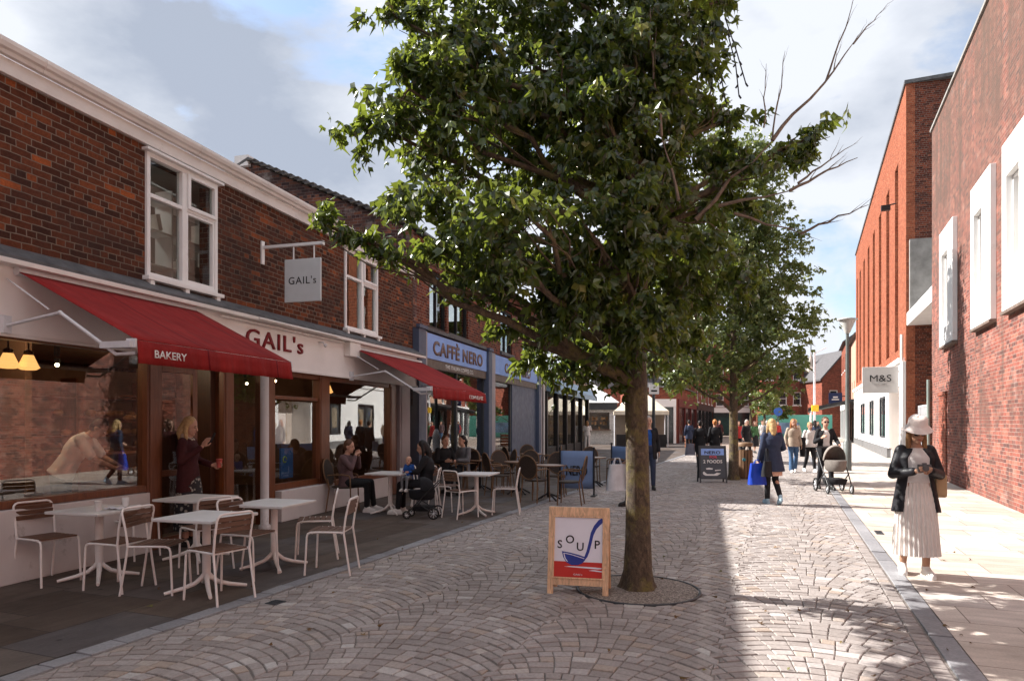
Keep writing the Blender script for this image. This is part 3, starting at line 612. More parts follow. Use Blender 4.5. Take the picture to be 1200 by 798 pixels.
m = MB(); m.tube([(.10, 30.3, 0), (.10, 30.3, 5.9), (.13, 30.3, 6.15)], .05, 10); m.build('downpipe', M_white_paint, B2, O2)
# ------------------------------------------------------------------ LEFT 3: low shop with the pale blue awning
O3 = (0, 37, 0)
B3 = thing('shop_building', 'low shop with a pale blue folded awning and black front beyond the coffee shop', 'shop', FL.w(0, 37), FL.rz)
m = MB(); m.box((-9, 31.02, 3.0), (-.02, 42.8, 3.85)); m.box((-9, 42.6, 0), (-.02, 42.8, 3.0)); m.box((-9.2, 31.02, 0), (-9, 42.8, 3.85)); m.box((-6, 31.1, 0), (-5.9, 42.6, 3)); m.build('wall', plain('beige_render', (.36, .29, .22), .7, .15, 2), B3, O3)
m = MB(); m.box((-9.2, 31.02, 3.86), (.08, 42.9, 3.95)); m.build('roof', M_slate, B3, O3)
M_bluecloth = plain('pale_blue_awning', (.25, .38, .50), .6, .12, 4)
m = MB(); m.prism([(-.02, 31.3, 3.62), (.1, 31.3, 3.62), (.55, 31.3, 3.12), (.55, 31.3, 2.86), (.5, 31.3, 2.86), (-.02, 31.3, 3.0)], (0, 11.2, 0)); m.build('awning', M_bluecloth, B3, O3, bevel=.01)
m = MB()
for a in (31.1, 33.4, 35.6, 37.8, 40.0, 42.3): m.box((-.15, a, 0), (.06, a+.22, 2.98))
m.box((-.1, 31.3, 0), (.0, 42.3, .5)); m.build('shopfront_frame', M_black, B3, O3)
for a, b in ((31.32, 33.4), (33.62, 35.6), (35.82, 37.8), (38.02, 40.0), (40.22, 42.3)):
    p = MB(); pane(p, -.05, a, b, .5, 2.98); p.build('shop_window', M_glass, B3, O3)
m = MB()
for i in range(30): m.cbox((-.5-rnd.random()*.4, rnd.uniform(33.7, 37.5), .6+rnd.randrange(5)*.33), (.2, rnd.uniform(.12, .3), rnd.uniform(.1, .25)))
tag(m.build('window_goods', plain('shop_goods', (.42, .30, .16), .7, .5, 3), B3, O3), kind='stuff')

# ------------------------------------------------------------------ RIGHT 1: near pink brick building
OR1 = (0, 10, 0)
C1 = thing('brick_building', 'long pinkish brick building with white concrete window surrounds, at right edge', 'building', FR.w(0, 10), FR.rz)
SUR = [(18.75, 20.65), (14.9, 16.7), (12.15, 14.0), (8.4, 10.2), (4.6, 6.4), (.8, 2.6), (-3, -1.2)]
INN = [(a+.72, b-.28, 4.15, 6.15) for a, b in SUR]
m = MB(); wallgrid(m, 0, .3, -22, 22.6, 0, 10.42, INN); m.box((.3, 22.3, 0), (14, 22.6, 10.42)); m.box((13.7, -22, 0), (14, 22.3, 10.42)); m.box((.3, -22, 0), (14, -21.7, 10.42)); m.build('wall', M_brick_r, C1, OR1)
m = MB(); m.box((-.05, -22.1, 10.42), (.36, 22.66, 10.50)); m.box((.3, -22, 10.3), (14, 22.6, 10.41)); m.build('parapet_coping', M_concrete, C1, OR1, bevel=.008)
for (a, b), h in zip(SUR, INN):
    s_ = MB(); z0, z1 = 3.68, 6.80
    for x in ((a, h[0], z0, z1), (h[1], b, z0, z1), (h[0], h[1], z0, h[2]), (h[0], h[1], h[3], z1)): s_.box((-.11, x[0], x[2]), (-.003, x[1], x[3]))
    t = .05
    s_.box((-.003, h[0], h[2]), (.45, h[0]+.04, h[3])); s_.box((-.003, h[1]-.04, h[2]), (.45, h[1], h[3])); s_.box((-.003, h[0]+.04, h[2]), (.45, h[1]-.04, h[2]+.04)); s_.box((-.003, h[0]+.04, h[3]-.04), (.45, h[1]-.04, h[3]))
    w_ = s_.build('window', M_whiteconc, C1, OR1, bevel=.006)
    q = MB(); q.box((.40, h[0]+.04, h[2]+.04), (.44, h[1]-.04, h[3]-.04)); q.build('blind_panel', plain('grey_white_panel', (.55, .53, .50), .6, .1, 2), w_, OR1)
    q = MB(); q.box((-.13, a-.02, z0-.06), (-.003, b+.02, z0-.003)); q.build('sill', plain('weathered_soffit', (.16, .12, .10), .8, .3, 6), w_, OR1)
m = MB(); m.box((-.03, 20.2, 0), (.01, 21.2, 2.35)); m.box((-.06, 20.1, 2.35), (.01, 21.3, 2.45)); m.build('bricked_doorway', M_brick_d, C1, OR1)
# ------------------------------------------------------------------ RIGHT 2: orange brick store
OR2 = (0, 40, 0)
C2 = thing('store_building', 'tall orange brick store with narrow window bays above a white ground floor', 'building', FR.w(0, 40), FR.rz)
SL = [(30.95, 32.1), (34.3, 35.6), (38.0, 39.3), (41.6, 42.9), (45.2, 46.5), (48.8, 50.1), (52.4, 53.7), (55.6, 56.7)]
m = MB(); wallgrid(m, 0, .3, 28.5, 57.7, 3.95, 14.55, [(a, b, 4.6, 12.4) for a, b in SL]); m.box((.02, 28.5, 3.95), (.3, 28.8, 4.0)); m.box((.3, 57.4, 0), (15, 57.7, 14.55)); m.box((14.7, 28.8, 0), (15, 57.4, 14.55)); m.box((.02, 28.5, 0), (.3, 29.0, 3.95)); m.build('wall', M_brick_o, C2, OR2)
m = MB(); m.prism([(.302, 28.5, 0), (15, 30.6, 0), (15, 30.9, 0), (.302, 28.8, 0)], (0, 0, 14.55)); m.build('side_wall', M_brick_n, C2, OR2)  # unlit side: its shade is put into a darker brick, face angled off the sun
m = MB(); m.box((-.06, 28.42, 14.55), (15, 57.8, 14.68)); m.build('parapet_coping', M_lead, C2, OR2)
m = MB()
for a, b in SL: m.box((.26, a-.02, 4.55), (.34, b+.02, 12.45))
m.build('recessed_bay', plain('dark_brown_brick', (.20, .055, .03), .8, .2, 4), C2, OR2)  # bay backs in a darker, browner brick than the piers
for i, (a, b) in enumerate(SL):
    for z0, z1 in ((5.2, 6.9), (7.9, 9.7), (10.5, 12.2)):
        simple_window(C2, OR2, .255, a+.12, b-.12, z0, z1, M_white_frame, .08, [('h', z0+.6)], depth=.08)
WS = [(34.7, 37.8), (40.7, 43.9), (47.0, 51.2)]
m = MB(); wallgrid(m, -.12, 0, 29.0, 57.7, .45, 3.95, [(a, b, .85, 2.85) for a, b in WS] + [(29.5, 33.3, .45, 3.0), (53.6, 54.8, .45, 2.7)]); m.box((-.22, 28.9, 3.95), (.0, 57.8, 4.12)); m.box((-.12, 28.52, .0), (.0, 29.0, 3.95))
m.box((.0, 29.1, 0), (1.1, 29.48, 3.05)); m.box((.0, 33.32, 0), (1.1, 33.6, 3.05)); m.box((.0, 29.48, 3.0), (1.1, 33.32, 3.05)); m.build('shopfront_wall', M_white_wall, C2, OR2, bevel=.006)
m = MB(); m.box((-.16, 33.6, 0), (.0, 57.7, .45)); m.build('plinth', plain('dark_grey_stone', (.14, .14, .145), .5, .15, 3), C2, OR2)
m = MB(); m.box((1.0, 29.5, 0), (1.06, 33.3, 3.0)); m.build('entrance_door', plain('pink_white_panel', (.55, .47, .42), .6, .05), C2, OR2)
for a, b in WS:
    w_ = MB(); frame_mb(w_, -.10, -.02, a, b, .85, 2.85, .09); w_.box((-.09, (a+b)/2-.04, .94), (-.03, (a+b)/2+.04, 2.76)); w_ = w_.build('shop_window', M_blackmetal, C2, OR2)
    q = MB(); q.box((.02, a+.05, .9), (.04, b-.05, 2.8)); q.build('display', plain('window_display', (.12, .12, .14), .5, .7, 1.4), w_, OR2)
    q = MB(); pane(q, -.05, a+.05, b-.05, .9, 2.8); q.build('pane', M_glass, w_, OR2)
m = MB()
for s_ in (43.5, 36.6, 41.3): m.box((.005, s_, 1.3), (.015, s_+.8, 2.5))
m.build('window_poster', plain('poster_flesh', (.50, .36, .28), .5, .5, 1.2), C2, OR2)
m = MB(); m.tube([(-.12, 28.72, 0), (-.12, 28.72, 5.0)], .06, 10); m.build('downpipe', M_white_paint, C2, OR2)
m = MB(); m.box((.02, 22.62, 5.30), (4, 28.48, 5.78)); m.box((.1, 22.62, 5.78), (3.9, 22.75, 5.83)); m.build('link_canopy', M_whiteconc, C2, OR2, bevel=.01)
m = MB(); m.prism([(.10, 28.25, 5.79), (3.6, 28.7, 5.79), (3.6, 29.2, 5.79), (.31, 28.49, 5.79), (.10, 28.49, 5.79)], (0, 0, 2.76)); m.build('concrete_panel', M_concrete, C2, OR2)
m = MB(); m.tube([(0, 31.6, 10.9), (-.35, 31.6, 10.85)], .03, 8); m.cbox((-.4, 31.6, 10.75), (.35, .2, .22)); m.build('security_camera', M_black, C2, OR2)
# projecting store sign
r = thing('projecting_sign', 'large white projecting sign with black lettering on the white store front', 'sign', FR.w(-.12, 28.8, 2.75), FR.rz)
m = MB(); m.box((-1.36, -.06, 0), (-.10, .06, 1.03)); bd = m.build('board', plain('white_sign_board', (.62, .60, .58), .4, .03), r, bevel=.01)
m = MB(); m.box((-.12, -.03, .2), (0.0, .03, .26)); m.box((-.12, -.03, .8), (0.0, .03, .86)); m.build('bracket', M_alu, r)
text_mesh('M&S', M_letter_k, bd, w=.74, h=.26, at=(-.72, -.061, .58), ax=(1, 0, 0), ext=.006, bold=.0)
text_mesh('EST. 1884', plain('grey_letters', (.35, .34, .33), .5, .05), bd, name='small_lettering', w=.42, h=.06, at=(-.72, -.061, .34), ax=(1, 0, 0), ext=.004)
# wire gate closing the passage
g0 = FR.w(.05, 22.4); r = thing('metal_gate', 'tall pale steel gate closing the dark passage beside the pink brick wall', 'gate', FR.w(-.1, 23.6), FR.rz)
m = MB(); frame_mb(m, -.02, .02, -.9, .9, .08, 2.15, .05); m.build('gate_frame', M_alu, r)
m = MB()
for i in range(16): m.tube([(0, -.83+i*.11, .1), (0, -.83+i*.11, 2.12)], .008, 5)
for z in (.6, 1.1, 1.6): m.tube([(0, -.86, z), (0, .86, z)], .008, 5)
m.build('bars', M_alu, r)
m = MB(); m.tube([(0, -1.05, 0), (0, -1.05, 2.9)], .05, 10); m.build('post', plain('grey_green_steel', (.20, .24, .22), .5, .1), r)
# ------------------------------------------------------------------ trees
def bark():
    q = NT('mossy_bark'); v = q.n('ShaderNodeMapping', {'Vector': q.obj(), 'Scale': (1, 1, .45)}).outputs[0]
    f = q.noise(v, 26, 8, .72, .6); c = q.ramp(f, [(.3, (.032, .022, .015)), (.5, (.085, .06, .04)), (.72, (.19, .14, .09))])
    g = q.noise(q.obj(), 3.2, 6, .7); c = q.mix(q.ramp(g, [(.5, 0), (.66, .75)]), c, (.20, .17, .045))
    g2 = q.noise(q.obj(), 14, 4, .6); c = q.mix(q.ramp(g2, [(.6, 0), (.68, .7)]), c, (.035, .026, .02))
    q.col(c); q.rough(.9); q.bump(f, 1.0, .02); return q.m
M_bark = bark()
M_twig = plain('grey_brown_twig', (.16, .12, .09), .8, .3, 20)
def leafmat(name, stops, tr=(.20, .30, .04)):
    q = NT(name); g = q.n('ShaderNodeNewGeometry'); rn = g.outputs['Random Per Island']
    c = q.ramp(rn, stops); q.col(c); q.rough(.27); q.b.inputs['Specular IOR Level'].default_value = .55
    tl = q.n('ShaderNodeBsdfTranslucent'); q.l(q.ramp(rn, [(0, tuple(k*.7 for k in tr)), (1, tuple(k*1.3 for k in tr))]), tl.inputs['Color'])
    mx = q.n('ShaderNodeMixShader', {0: .24, 1: q.b.outputs[0], 2: tl.outputs[0]}); q.l(mx.outputs[0], q.out.inputs['Surface']); MATS[name] = q.m; return q.m
M_leaf = leafmat('dark_green_leaf', [(0, (.008, .020, .006)), (.45, (.019, .038, .010)), (.78, (.038, .066, .015)), (.95, (.085, .125, .03)), (1, (.15, .14, .03))], (.36, .44, .055))
M_leaf2 = leafmat('street_tree_leaf', [(0, (.055, .085, .028)), (.5, (.09, .13, .042)), (1, (.14, .17, .06))], (.38, .44, .08))

LEAF_V = [(0, .05, 0), (-.50, .42, -.14), (-.14, .42, .03), (0, 1.05, -.22), (.14, .42, .03), (.50, .42, -.14), (-.36, .02, -.08), (.36, .02, -.08)]
LEAF_F = [(0, 2, 1), (0, 4, 3, 2), (0, 5, 4), (0, 1, 6), (0, 7, 5)]
def add_leaf(V, F, p, d, size, r):
    d = d.normalized(); u = d.orthogonal(); u.rotate(Matrix.Rotation(r.random()*6.283, 3, d)); u.normalize(); w = u.cross(d)
    i = len(V); wd = r.uniform(.75, 1.0)
    for x, y, z in LEAF_V: V.append(p + u*(x*size*wd) + d*(y*size) + w*(z*size))
    F += [tuple(i+k for k in f) for f in LEAF_F]
def crown(name, parent, mat, blobs, base, seed, size=.125, dens=1.0, per=26, spread=.24, shrink=.90):
    r = random.Random(seed); V = []; F = []; cl = []
    for c, rad, k in blobs:
        c = Vector(c)-base; area = (rad[0]*rad[1]+rad[1]*rad[2]+rad[0]*rad[2])/3
        n = int(86*area*dens*k)
        for _ in range(n):
            while True:
                q = Vector((r.uniform(-1, 1), r.uniform(-1, 1), r.uniform(-1, 1)))
                if .05 < q.length < 1: break
            q = q.normalized()*(q.length**.45)
            p = c+Vector((q.x*rad[0], q.y*rad[1], q.z*rad[2]))*shrink; cl.append((p, q))
    for p, q in cl:
        out = Vector((q.x, q.y, q.z*.6)); sp = spread*r.uniform(.6, 1.3)
        tw = (out.normalized()*.7+Vector((r.uniform(-.4, .4), r.uniform(-.4, .4), -.25))).normalized()
        m_ = int(per*r.uniform(.5, 1.4))
        for _ in range(m_):
            t = r.random(); a = p+tw*(t-.5)*sp*2.2+Vector((r.gauss(0, .4), r.gauss(0, .4), r.gauss(0, .35)))*sp*.75
            d = tw*.35+Vector((r.gauss(0, .5), r.gauss(0, .5), -.75+r.gauss(0, .35)))
            add_leaf(V, F, a, d, size*r.uniform(.55, 1.25), r)
    me = bpy.data.meshes.new(name); me.from_pydata([tuple(v) for v in V], [], F); me.materials.append(mat); me.update()
    o = bpy.data.objects.new(name, me); COL.objects.link(o); o.parent = parent; return cl
def px(x, y, Y): return Vector(((x-600)/800*Y, Y, 1.6+(495-y)/800*Y))
def wobble(a, b, r, n=5, amp=.06):
    a = Vector(a); b = Vector(b); l = (b-a).length; pts = []
    for i in range(n+1):
        t = i/n; e = math.sin(math.pi*t)*amp*l; pts.append(a.lerp(b, t)+Vector((r.uniform(-1, 1), r.uniform(-1, 1), r.uniform(-.6, .9)))*e)
    return pts
def blob(x, y, Y, rx, ry, k=1.0, dep=None):
    s = Y/800; return (px(x, y, Y), (rx*s, (dep if dep else .8*(rx+ry)/2)*s, ry*s), k)

# --- the big sweet gum in the middle of the street
TB = Vector((1.21, 6.56, 0)); rr = random.Random(3)
T1 = thing('tree', 'large leafy street tree with mossy trunk in a round pit beside the soup board', 'tree', TB)
m = MB(); n = 20; rings = []
for z, r_, dx, dy in ((-.02, .20, 0, 0), (.05, .160, 0, 0), (.18, .136, 0, 0), (.45, .122, 0, 0), (.9, .113, -.005, 0), (1.4, .107, -.012, 0), (1.9, .103, -.02, .01), (2.5, .105, -.02, .0), (3.2, .092, .01, 0), (4.2, .075, .03, .02), (5.4, .055, .0, .0), (6.8, .034, .03, 0), (8.0, .015, .05, 0)):
    rings.append([Vector((dx+math.cos(2*math.pi*j/n)*r_*(1+.05*math.sin(3*2*math.pi*j/n+z*2)+(.10*math.sin(5*2*math.pi*j/n) if z < .1 else 0)), dy+math.sin(2*math.pi*j/n)*r_*(1+.04*math.cos(2*2*math.pi*j/n+z)), z)) for j in range(n)])
m.loft(rings, True, True)
BL = [blob(515, 70, 6.2, 62, 65), blob(447, 148, 6.2, 46, 34), blob(480, 105, 5.9, 46, 46), blob(463, 20, 6.3, 32, 34), blob(505, 240, 5.7, 58, 42), blob(378, 262, 5.6, 26, 17, 1.4), blob(430, 285, 5.7, 36, 22), blob(525, 300, 6.0, 62, 38),
      blob(615, 250, 5.1, 55, 36, 1.2), blob(580, 290, 5.4, 50, 36), blob(625, 330, 6.0, 70, 50), blob(610, 396, 6.3, 30, 30), blob(650, 418, 6.6, 52, 38), blob(700, 424, 6.7, 50, 34), blob(560, 160, 7.0, 90, 80), blob(590, 60, 6.8, 95, 70),
      blob(690, 40, 6.6, 95, 80), blob(760, 60, 6.4, 85, 70), blob(795, 15, 6.6, 56, 44), blob(855, -2, 6.6, 28, 16), blob(700, 180, 6.9, 110, 90), blob(690, 270, 5.6, 80, 55), blob(790, 175, 6.6, 75, 60), blob(850, 142, 6.6, 42, 26),
      blob(880, 190, 6.6, 46, 28), blob(952, 160, 6.6, 30, 14, 1.3), blob(920, 178, 6.6, 26, 18), blob(835, 240, 6.8, 50, 38), blob(770, 300, 6.4, 80, 60), blob(770, 375, 6.9, 60, 46), blob(830, 320, 7.0, 55, 55), blob(735, 350, 7.6, 80, 70),
      blob(745, 402, 6.1, 56, 38), blob(735, 320, 5.9, 60, 60), blob(760, 240, 5.9, 60, 60), blob(715, 150, 5.9, 60, 70), blob(745, 70, 6.0, 60, 60), blob(660, 110, 6.0, 60, 60), blob(540, 230, 6.2, 60, 60), blob(680, 350, 5.9, 50, 50), blob(540, 120, 6.0, 60, 60),
      blob(640, -90, 6.8, 150, 95, .7), blob(760, -80, 6.6, 110, 85, .7), blob(540, -60, 6.6, 90, 70, .7), blob(690, -210, 6.7, 130, 90, .6), blob(650, 150, 8.2, 110, 100, .7), blob(760, 160, 8.2, 90, 80, .7), blob(570, 280, 7.3, 60, 50, .7)]
lr = random.Random(11)
for c, rad, k in BL:
    z0 = max(1.95, min(7.2, (c.z-.55*(Vector((c.x, c.y, 0))-TB).length*.9)))
    a = Vector((0, 0, z0)); b = c-TB; pts = wobble(a, b, lr, 6, .05); th = .050*max(.5, 1-(z0-2)/8)
    m.tube(pts, [th*(1-.8*i/6)+.004 for i in range(7)], 8)
    for _ in range(5):
        i = lr.randrange(3, 7); q_ = b+Vector((lr.uniform(-1, 1)*rad[0], lr.uniform(-1, 1)*rad[1], lr.uniform(-1, 1)*rad[2]))*.85
        m.tube(wobble(pts[i], q_, lr, 4, .07), [.011, .009, .007, .005, .003], 5)
m.build('trunk', M_bark, T1)
crown('crown', T1, M_leaf, BL, TB, 21, .125, 1.0, 36, .18)
# bare grey branches reaching out over the right side
m = MB(); br = random.Random(5)
def bare(p0, p1, r0, depth=2, n=7):
    pts = wobble(p0, p1, br, n, .035); m.tube(pts, [r0*(1-.82*i/n) for i in range(n+1)], 6)
    if depth:
        for i in range(2, n+1):
            for _ in range(1 if depth < 2 else 1):
                if br.random() < .8:
                    d = (Vector(p1)-Vector(p0)).normalized()+Vector((br.uniform(-.5, .5), br.uniform(-.4, .4), br.uniform(-.25, .7)))
                    l = (Vector(p1)-Vector(p0)).length*br.uniform(.14, .36); bare(pts[i], pts[i]+d.normalized()*l, r0*.42*(1-.5*i/n), depth-1, 4)
S_ = lambda x, y, Y=6.3: px(x, y, Y)-TB
bare(S_(815, 258, 6.5), S_(905, 165), .026, 0, 4); bare(S_(905, 165), S_(1002, 48), .020, 2); bare(S_(968, 95), S_(1001, -5), .010, 1); bare(S_(1000, 52), S_(1040, 5), .008, 1)
bare(S_(815, 246, 6.6), S_(925, 224), .024, 0, 4); bare(S_(925, 224), S_(1005, 185), .016, 2); bare(S_(935, 215), S_(1000, 170), .012, 1)
bare(S_(938, 274, 6.6), S_(1018, 240), .014, 2); bare(S_(860, 250, 6.6), S_(940, 274, 6.6), .016, 1, 4)
bare(S_(905, 165), S_(920, 60), .009, 1); bare(S_(895, 150), S_(898, 75), .008, 1); bare(S_(775, 160, 5.9), S_(762, 10, 5.9), .014, 1); bare(S_(795, 235, 5.8), S_(775, 160, 5.9), .016, 0, 4)
bare(S_(760, 130, 6.0), S_(800, 50, 6.1), .020, 1)
m.build('bare_branch', M_twig, T1)
# strands of unlit fairy lights hanging out of the crown
r = thing('string_lights', 'unlit strand of fairy lights hanging from the big street tree', 'string lights', px(858, 100, 6.4))
m = MB(); bl = MB()
for a, b, c in (((850, 22), (863, 60), (874, 98)), ((853, 40), (862, 75), (866, 112)), ((838, 70), (834, 95), (832, 115)), ((840, 70), (846, 95), (850, 118))):
    P = [px(*k, 6.4)-px(858, 100, 6.4) for k in (a, b, c)]; m.tube(P, .006, 5)
    for i in range(7):
        t = i/6; q_ = P[0].lerp(P[1], t*2) if t < .5 else P[1].lerp(P[2], t*2-1); bl.tube([q_, q_+Vector((.02*(-1)**i, 0, -.03))], .009, 5)
m.build('cable', M_black, r); bl.build('bulbs', M_black, r)['kind'] = 'stuff'

# --- second street tree, further up
def street_tree(label, base, h, blobs, tr, mat, seed, size=.16, dens=.8, per=20, nm='tree', lean=0):
    t = thing(nm, label, 'tree', base); r = random.Random(seed); m = MB(); n = 14; zt = h*.85
    m.loft([[Vector((math.cos(2*math.pi*j/n)*r_+lean*z, math.sin(2*math.pi*j/n)*r_, z)) for j in range(n)] for z, r_ in ((-.02, tr*1.5), (.15, tr*1.1), (1, tr*.95), (2.2, tr*.85), (h*.5, tr*.6), (zt, tr*.15))], True, True)
    for c, rad, k in blobs:
        b = Vector(c)-Vector(base); z0 = max(h*.22, b.z-(b.xy.length)*.7); pts = wobble((lean*z0, 0, z0), b, r, 5, .05); m.tube(pts, [tr*.35*(1-.8*i/5)+.004 for i in range(6)], 6)
    m.build('trunk', M_bark, t); crown('crown', t, mat, blobs, Vector(base), seed+1, size, dens*1.25, int(per*1.3), .30); return t
b2 = Vector((6.2, 19.1, 0)); B_ = lambda x, y, rx, ry, Y=19.1, k=1.0: blob(x, y, Y, rx, ry, k)
street_tree('second street tree, leafy and rounded, growing beside the timber bin', b2, 8.5, [B_(850, 300, 60, 55), B_(800, 330, 40, 45), B_(890, 320, 46, 50), B_(870, 230, 50, 50, 19.1), B_(830, 250, 50, 50), B_(905, 270, 36, 36), B_(910, 350, 44, 36), B_(945, 380, 26, 16, 19.1, 1.2), B_(935, 318, 18, 10), B_(942, 432, 16, 9, 19, 1.2), B_(850, 390, 60, 42), B_(800, 410, 40, 32), B_(905, 410, 40, 34, 18.6), B_(860, 435, 45, 24), B_(815, 440, 34, 22), B_(905, 440, 28, 20), B_(850, 350, 60, 60, 20), B_(925, 290, 20, 14), B_(860, 180, 40, 40), B_(780, 430, 22, 22)], .13, M_leaf2, 31, .17, .50, 16)
b3 = Vector((5.65, 29.0, 0))
street_tree('slim street tree half hidden behind the big mossy trunk', b3, 8.5, [blob(755, 400, 29, 46, 40), blob(730, 370, 29, 40, 40), blob(790, 390, 29, 40, 40), blob(760, 340, 29, 45, 45), blob(790, 440, 29, 26, 18), blob(735, 432, 29, 24, 16)], .15, M_leaf2, 41, .22, .4, 14)
b4 = Vector((18.5, 50.0, 0))
street_tree('small round street tree far off near the teal hoarding', b4, 4.3, [blob(897, 468, 50, 15, 12), blob(890, 478, 50, 10, 8), blob(903, 458, 50, 9, 7)], .10, M_leaf2, 51, .26, .45, 12)
b5 = Vector((21.0, 60.0, 0))
street_tree('dark bushy street tree far down the street left of the yellow box', b5, 6.0, [blob(878, 440, 60, 18, 20), blob(870, 460, 60, 13, 14), blob(885, 420, 60, 14, 14), blob(915, 482, 60, 12, 8)], .13, M_leaf, 61, .3, .4, 12)
# ------------------------------------------------------------------ furniture
def bistro_chair():
    t = thing('bistro_chair', '', 'chair'); r = .011
    for s in (-1, 1):
        x = s*.185
        m = MB(); m.tube([(x*1.04, .215, 0), (x*1.02, .205, .2), (x, .195, .40), (x, .185, .435), (x, .15, .45), (x, .05, .452)], r, 8); m.build('leg', M_steel_w, t)
        m = MB(); m.tube([(x*1.06, -.265, 0), (x*1.02, -.225, .25), (x, -.195, .45)], r, 8); m.build('leg', M_steel_w, t)
    m = MB()
    for s in (-1, 1): m.tube([(s*.185, .052, .452), (s*.185, -.195, .450)], r*.95, 8)
    m.tube([(-.185, .14, .440), (.185, .14, .440)], .008, 6); m.tube([(-.185, -.17, .440), (.185, -.17, .440)], .008, 6); m.build('seat_frame', M_steel_w, t)
    m = MB(); P = [(-.185, -.195, .45), (-.187, -.215, .60), (-.187, -.245, .74)]
    c = [(-.187+.05*(1-math.cos(a)), -.245-.012*math.sin(a)-.0, .74+.055*math.sin(a)) for a in (R(30), R(60), R(90))]
    P = P+c; P = P+[(-x, y, z) for x, y, z in P[::-1]]; m.tube(P, r, 8); m.build('back_frame', M_steel_w, t)
    m = MB()
    for i in range(6): m.cbox((0, .165-i*.064, .458), (.345, .052, .014))
    m.build('seat', M_slat, t, bevel=.004)
    m = MB()
    for z, y in ((.745, -.240), (.695, -.230), (.645, -.220)): m.cbox((0, y+.004, z), (.362, .014, .044), (R(-12), 0, 0))
    m.build('backrest', M_slat, t, bevel=.004)
    return t
def bistro_table(sz=.66):
    t = thing('bistro_table', '', 'table'); h = sz/2
    m = MB(); m.box((-h, -h, .692), (h, h, .72)); m.build('tabletop', M_top, t, bevel=.006)
    m = MB(); m.box((-.24, -.24, .676), (.24, .24, .6905)); m.tube([(0, 0, .13), (0, 0, .676)], .038, 14); m.build('pedestal', M_steel_w, t)
    for a in (45, 135, 225, 315):
        c, s = math.cos(R(a)), math.sin(R(a)); m = MB(); m.tube([(c*.0, s*.0, .19), (c*.04, s*.04, .135), (c*.10, s*.10, .085), (c*.2, s*.2, .05), (c*.36, s*.36, .018)], [.024, .024, .022, .02, .016], 8); m.build('foot', M_steel_w, t)
    return t
ch0 = bistro_chair(); tb0 = bistro_table(); _first = {}
def put(src, x, y, d, label, group):
    rz = head(*d)
    if src.name not in _first:
        _first[src.name] = 1; src.location = (x, y, 0); src.rotation_euler = (0, 0, rz); src['label'] = label; src['group'] = group; return src
    return dup(src, (x, y, 0), rz, label, group)
GT = 'white bakery tables outside'; GC = 'white slatted chairs outside the bakery'
fd = (FL.d.x, FL.d.y)
put(tb0, -4.22, 6.98, fd, 'white square table under the bakery window, holding two paper cups', GT)
put(tb0, -2.90, 6.48, fd, 'white square table nearest the front, at the edge of the setts', GT)
put(tb0, -2.63, 7.55, fd, 'white square table in front of the white column', GT)
put(tb0, -3.72, 8.05, fd, 'white square table before the bakery doorway, behind the others', GT)
put(tb0, -2.15, 12.05, fd, 'white square table between the two seated women', GT)
put(tb0, -.62, 11.9, fd, 'white square table farthest up the street, with empty chairs around', GT)
for x, y, d, l in ((-4.66, 6.86, (.9, -.42), 'white chair with its back against the bakery window, leftmost of all'),
                   (-3.82, 6.62, (-.93, .3), 'white chair on the street side of the table with cups, facing it'),
                   (-4.50, 8.10, (.96, -.27), 'white chair by the window between the cup table and the door'),
                   (-3.36, 6.50, (1, .02), 'white chair tucked into the left of the front table'),
                   (-2.68, 6.22, (-.86, .51), 'white chair nearest the camera, at the right of the front table'),
                   (-2.74, 7.12, (.9, -.3), 'white chair behind the front table, turned to the column table'),
                   (-3.38, 7.52, (-.75, .66), 'white chair turned toward the table before the doorway'),
                   (-2.34, 8.12, (-.95, -.22), 'white chair by the pale plinth, behind the column table'),
                   (-1.95, 7.33, (-1, .03), 'white chair alone at the kerb, seen from its side'),
                   (-.12, 12.0, (-1, .05), 'white chair at the right of the farthest white table'),
                   (-.86, 11.55, (.7, .72), 'white chair with its back to camera at the farthest white table'),
                   (-1.22, 12.45, (.95, -.3), 'white chair at the left of the farthest white table'),
                   (-1.62, 12.95, (.9, .3), 'white chair behind the woman in black, farthest left of its table')):
    put(ch0, x, y, d, l, GC)
# paper cups, napkin
m = MB(); m.lathe([(.028, 0), (.034, .09), (.037, .092), (.037, .10), (.03, .102)], (0, 0, 0), 16)
c0 = m.build('paper_cup', M_top); c0.location = (-4.12, 6.80, .7205); tag(c0, 'white lidded paper cup with a sleeve on the window table, left of the pair', 'cup', 'paper cups')
m = MB(); m.lathe([(.027, 0), (.036, .10), (.034, .10), (.026, .01), (.001, .01)], (0, 0, 0), 16)
c1 = m.build('paper_cup', M_top); c1.location = (-4.02, 7.10, .7205); tag(c1, 'open white paper cup on the window table, right of the pair', 'cup', 'paper cups')
m = MB(); rr_ = random.Random(2); m.loft([[(x*.03-.09+rr_.uniform(-.008, .008), y*.03-.06, .002+rr_.uniform(0, .025)) for x in range(7)] for y in range(5)], False, True, False)
nk = m.build('napkin', M_poster, fixn=False); nk.location = (-4.02, 6.92, .7215); tag(nk, 'crumpled printed napkin between the two paper cups', 'napkin')
m = MB(); m.box((-.14, -.1, 0), (.14, .1, .008)); pt = m.build('plate', M_top, bevel=.003); pt.location = (-2.25, 12.0, .721); tag(pt, 'white plate on the table between the seated women', 'plate')
m = MB(); m.lathe([(.03, 0), (.042, .07), (.038, .07), (.028, .008), (.001, .008)], (0, 0, 0), 14); cp = m.build('coffee_cup', M_top); cp.location = (-1.95, 12.1, .721); tag(cp, 'white cup on the table by the woman with the baby', 'cup')

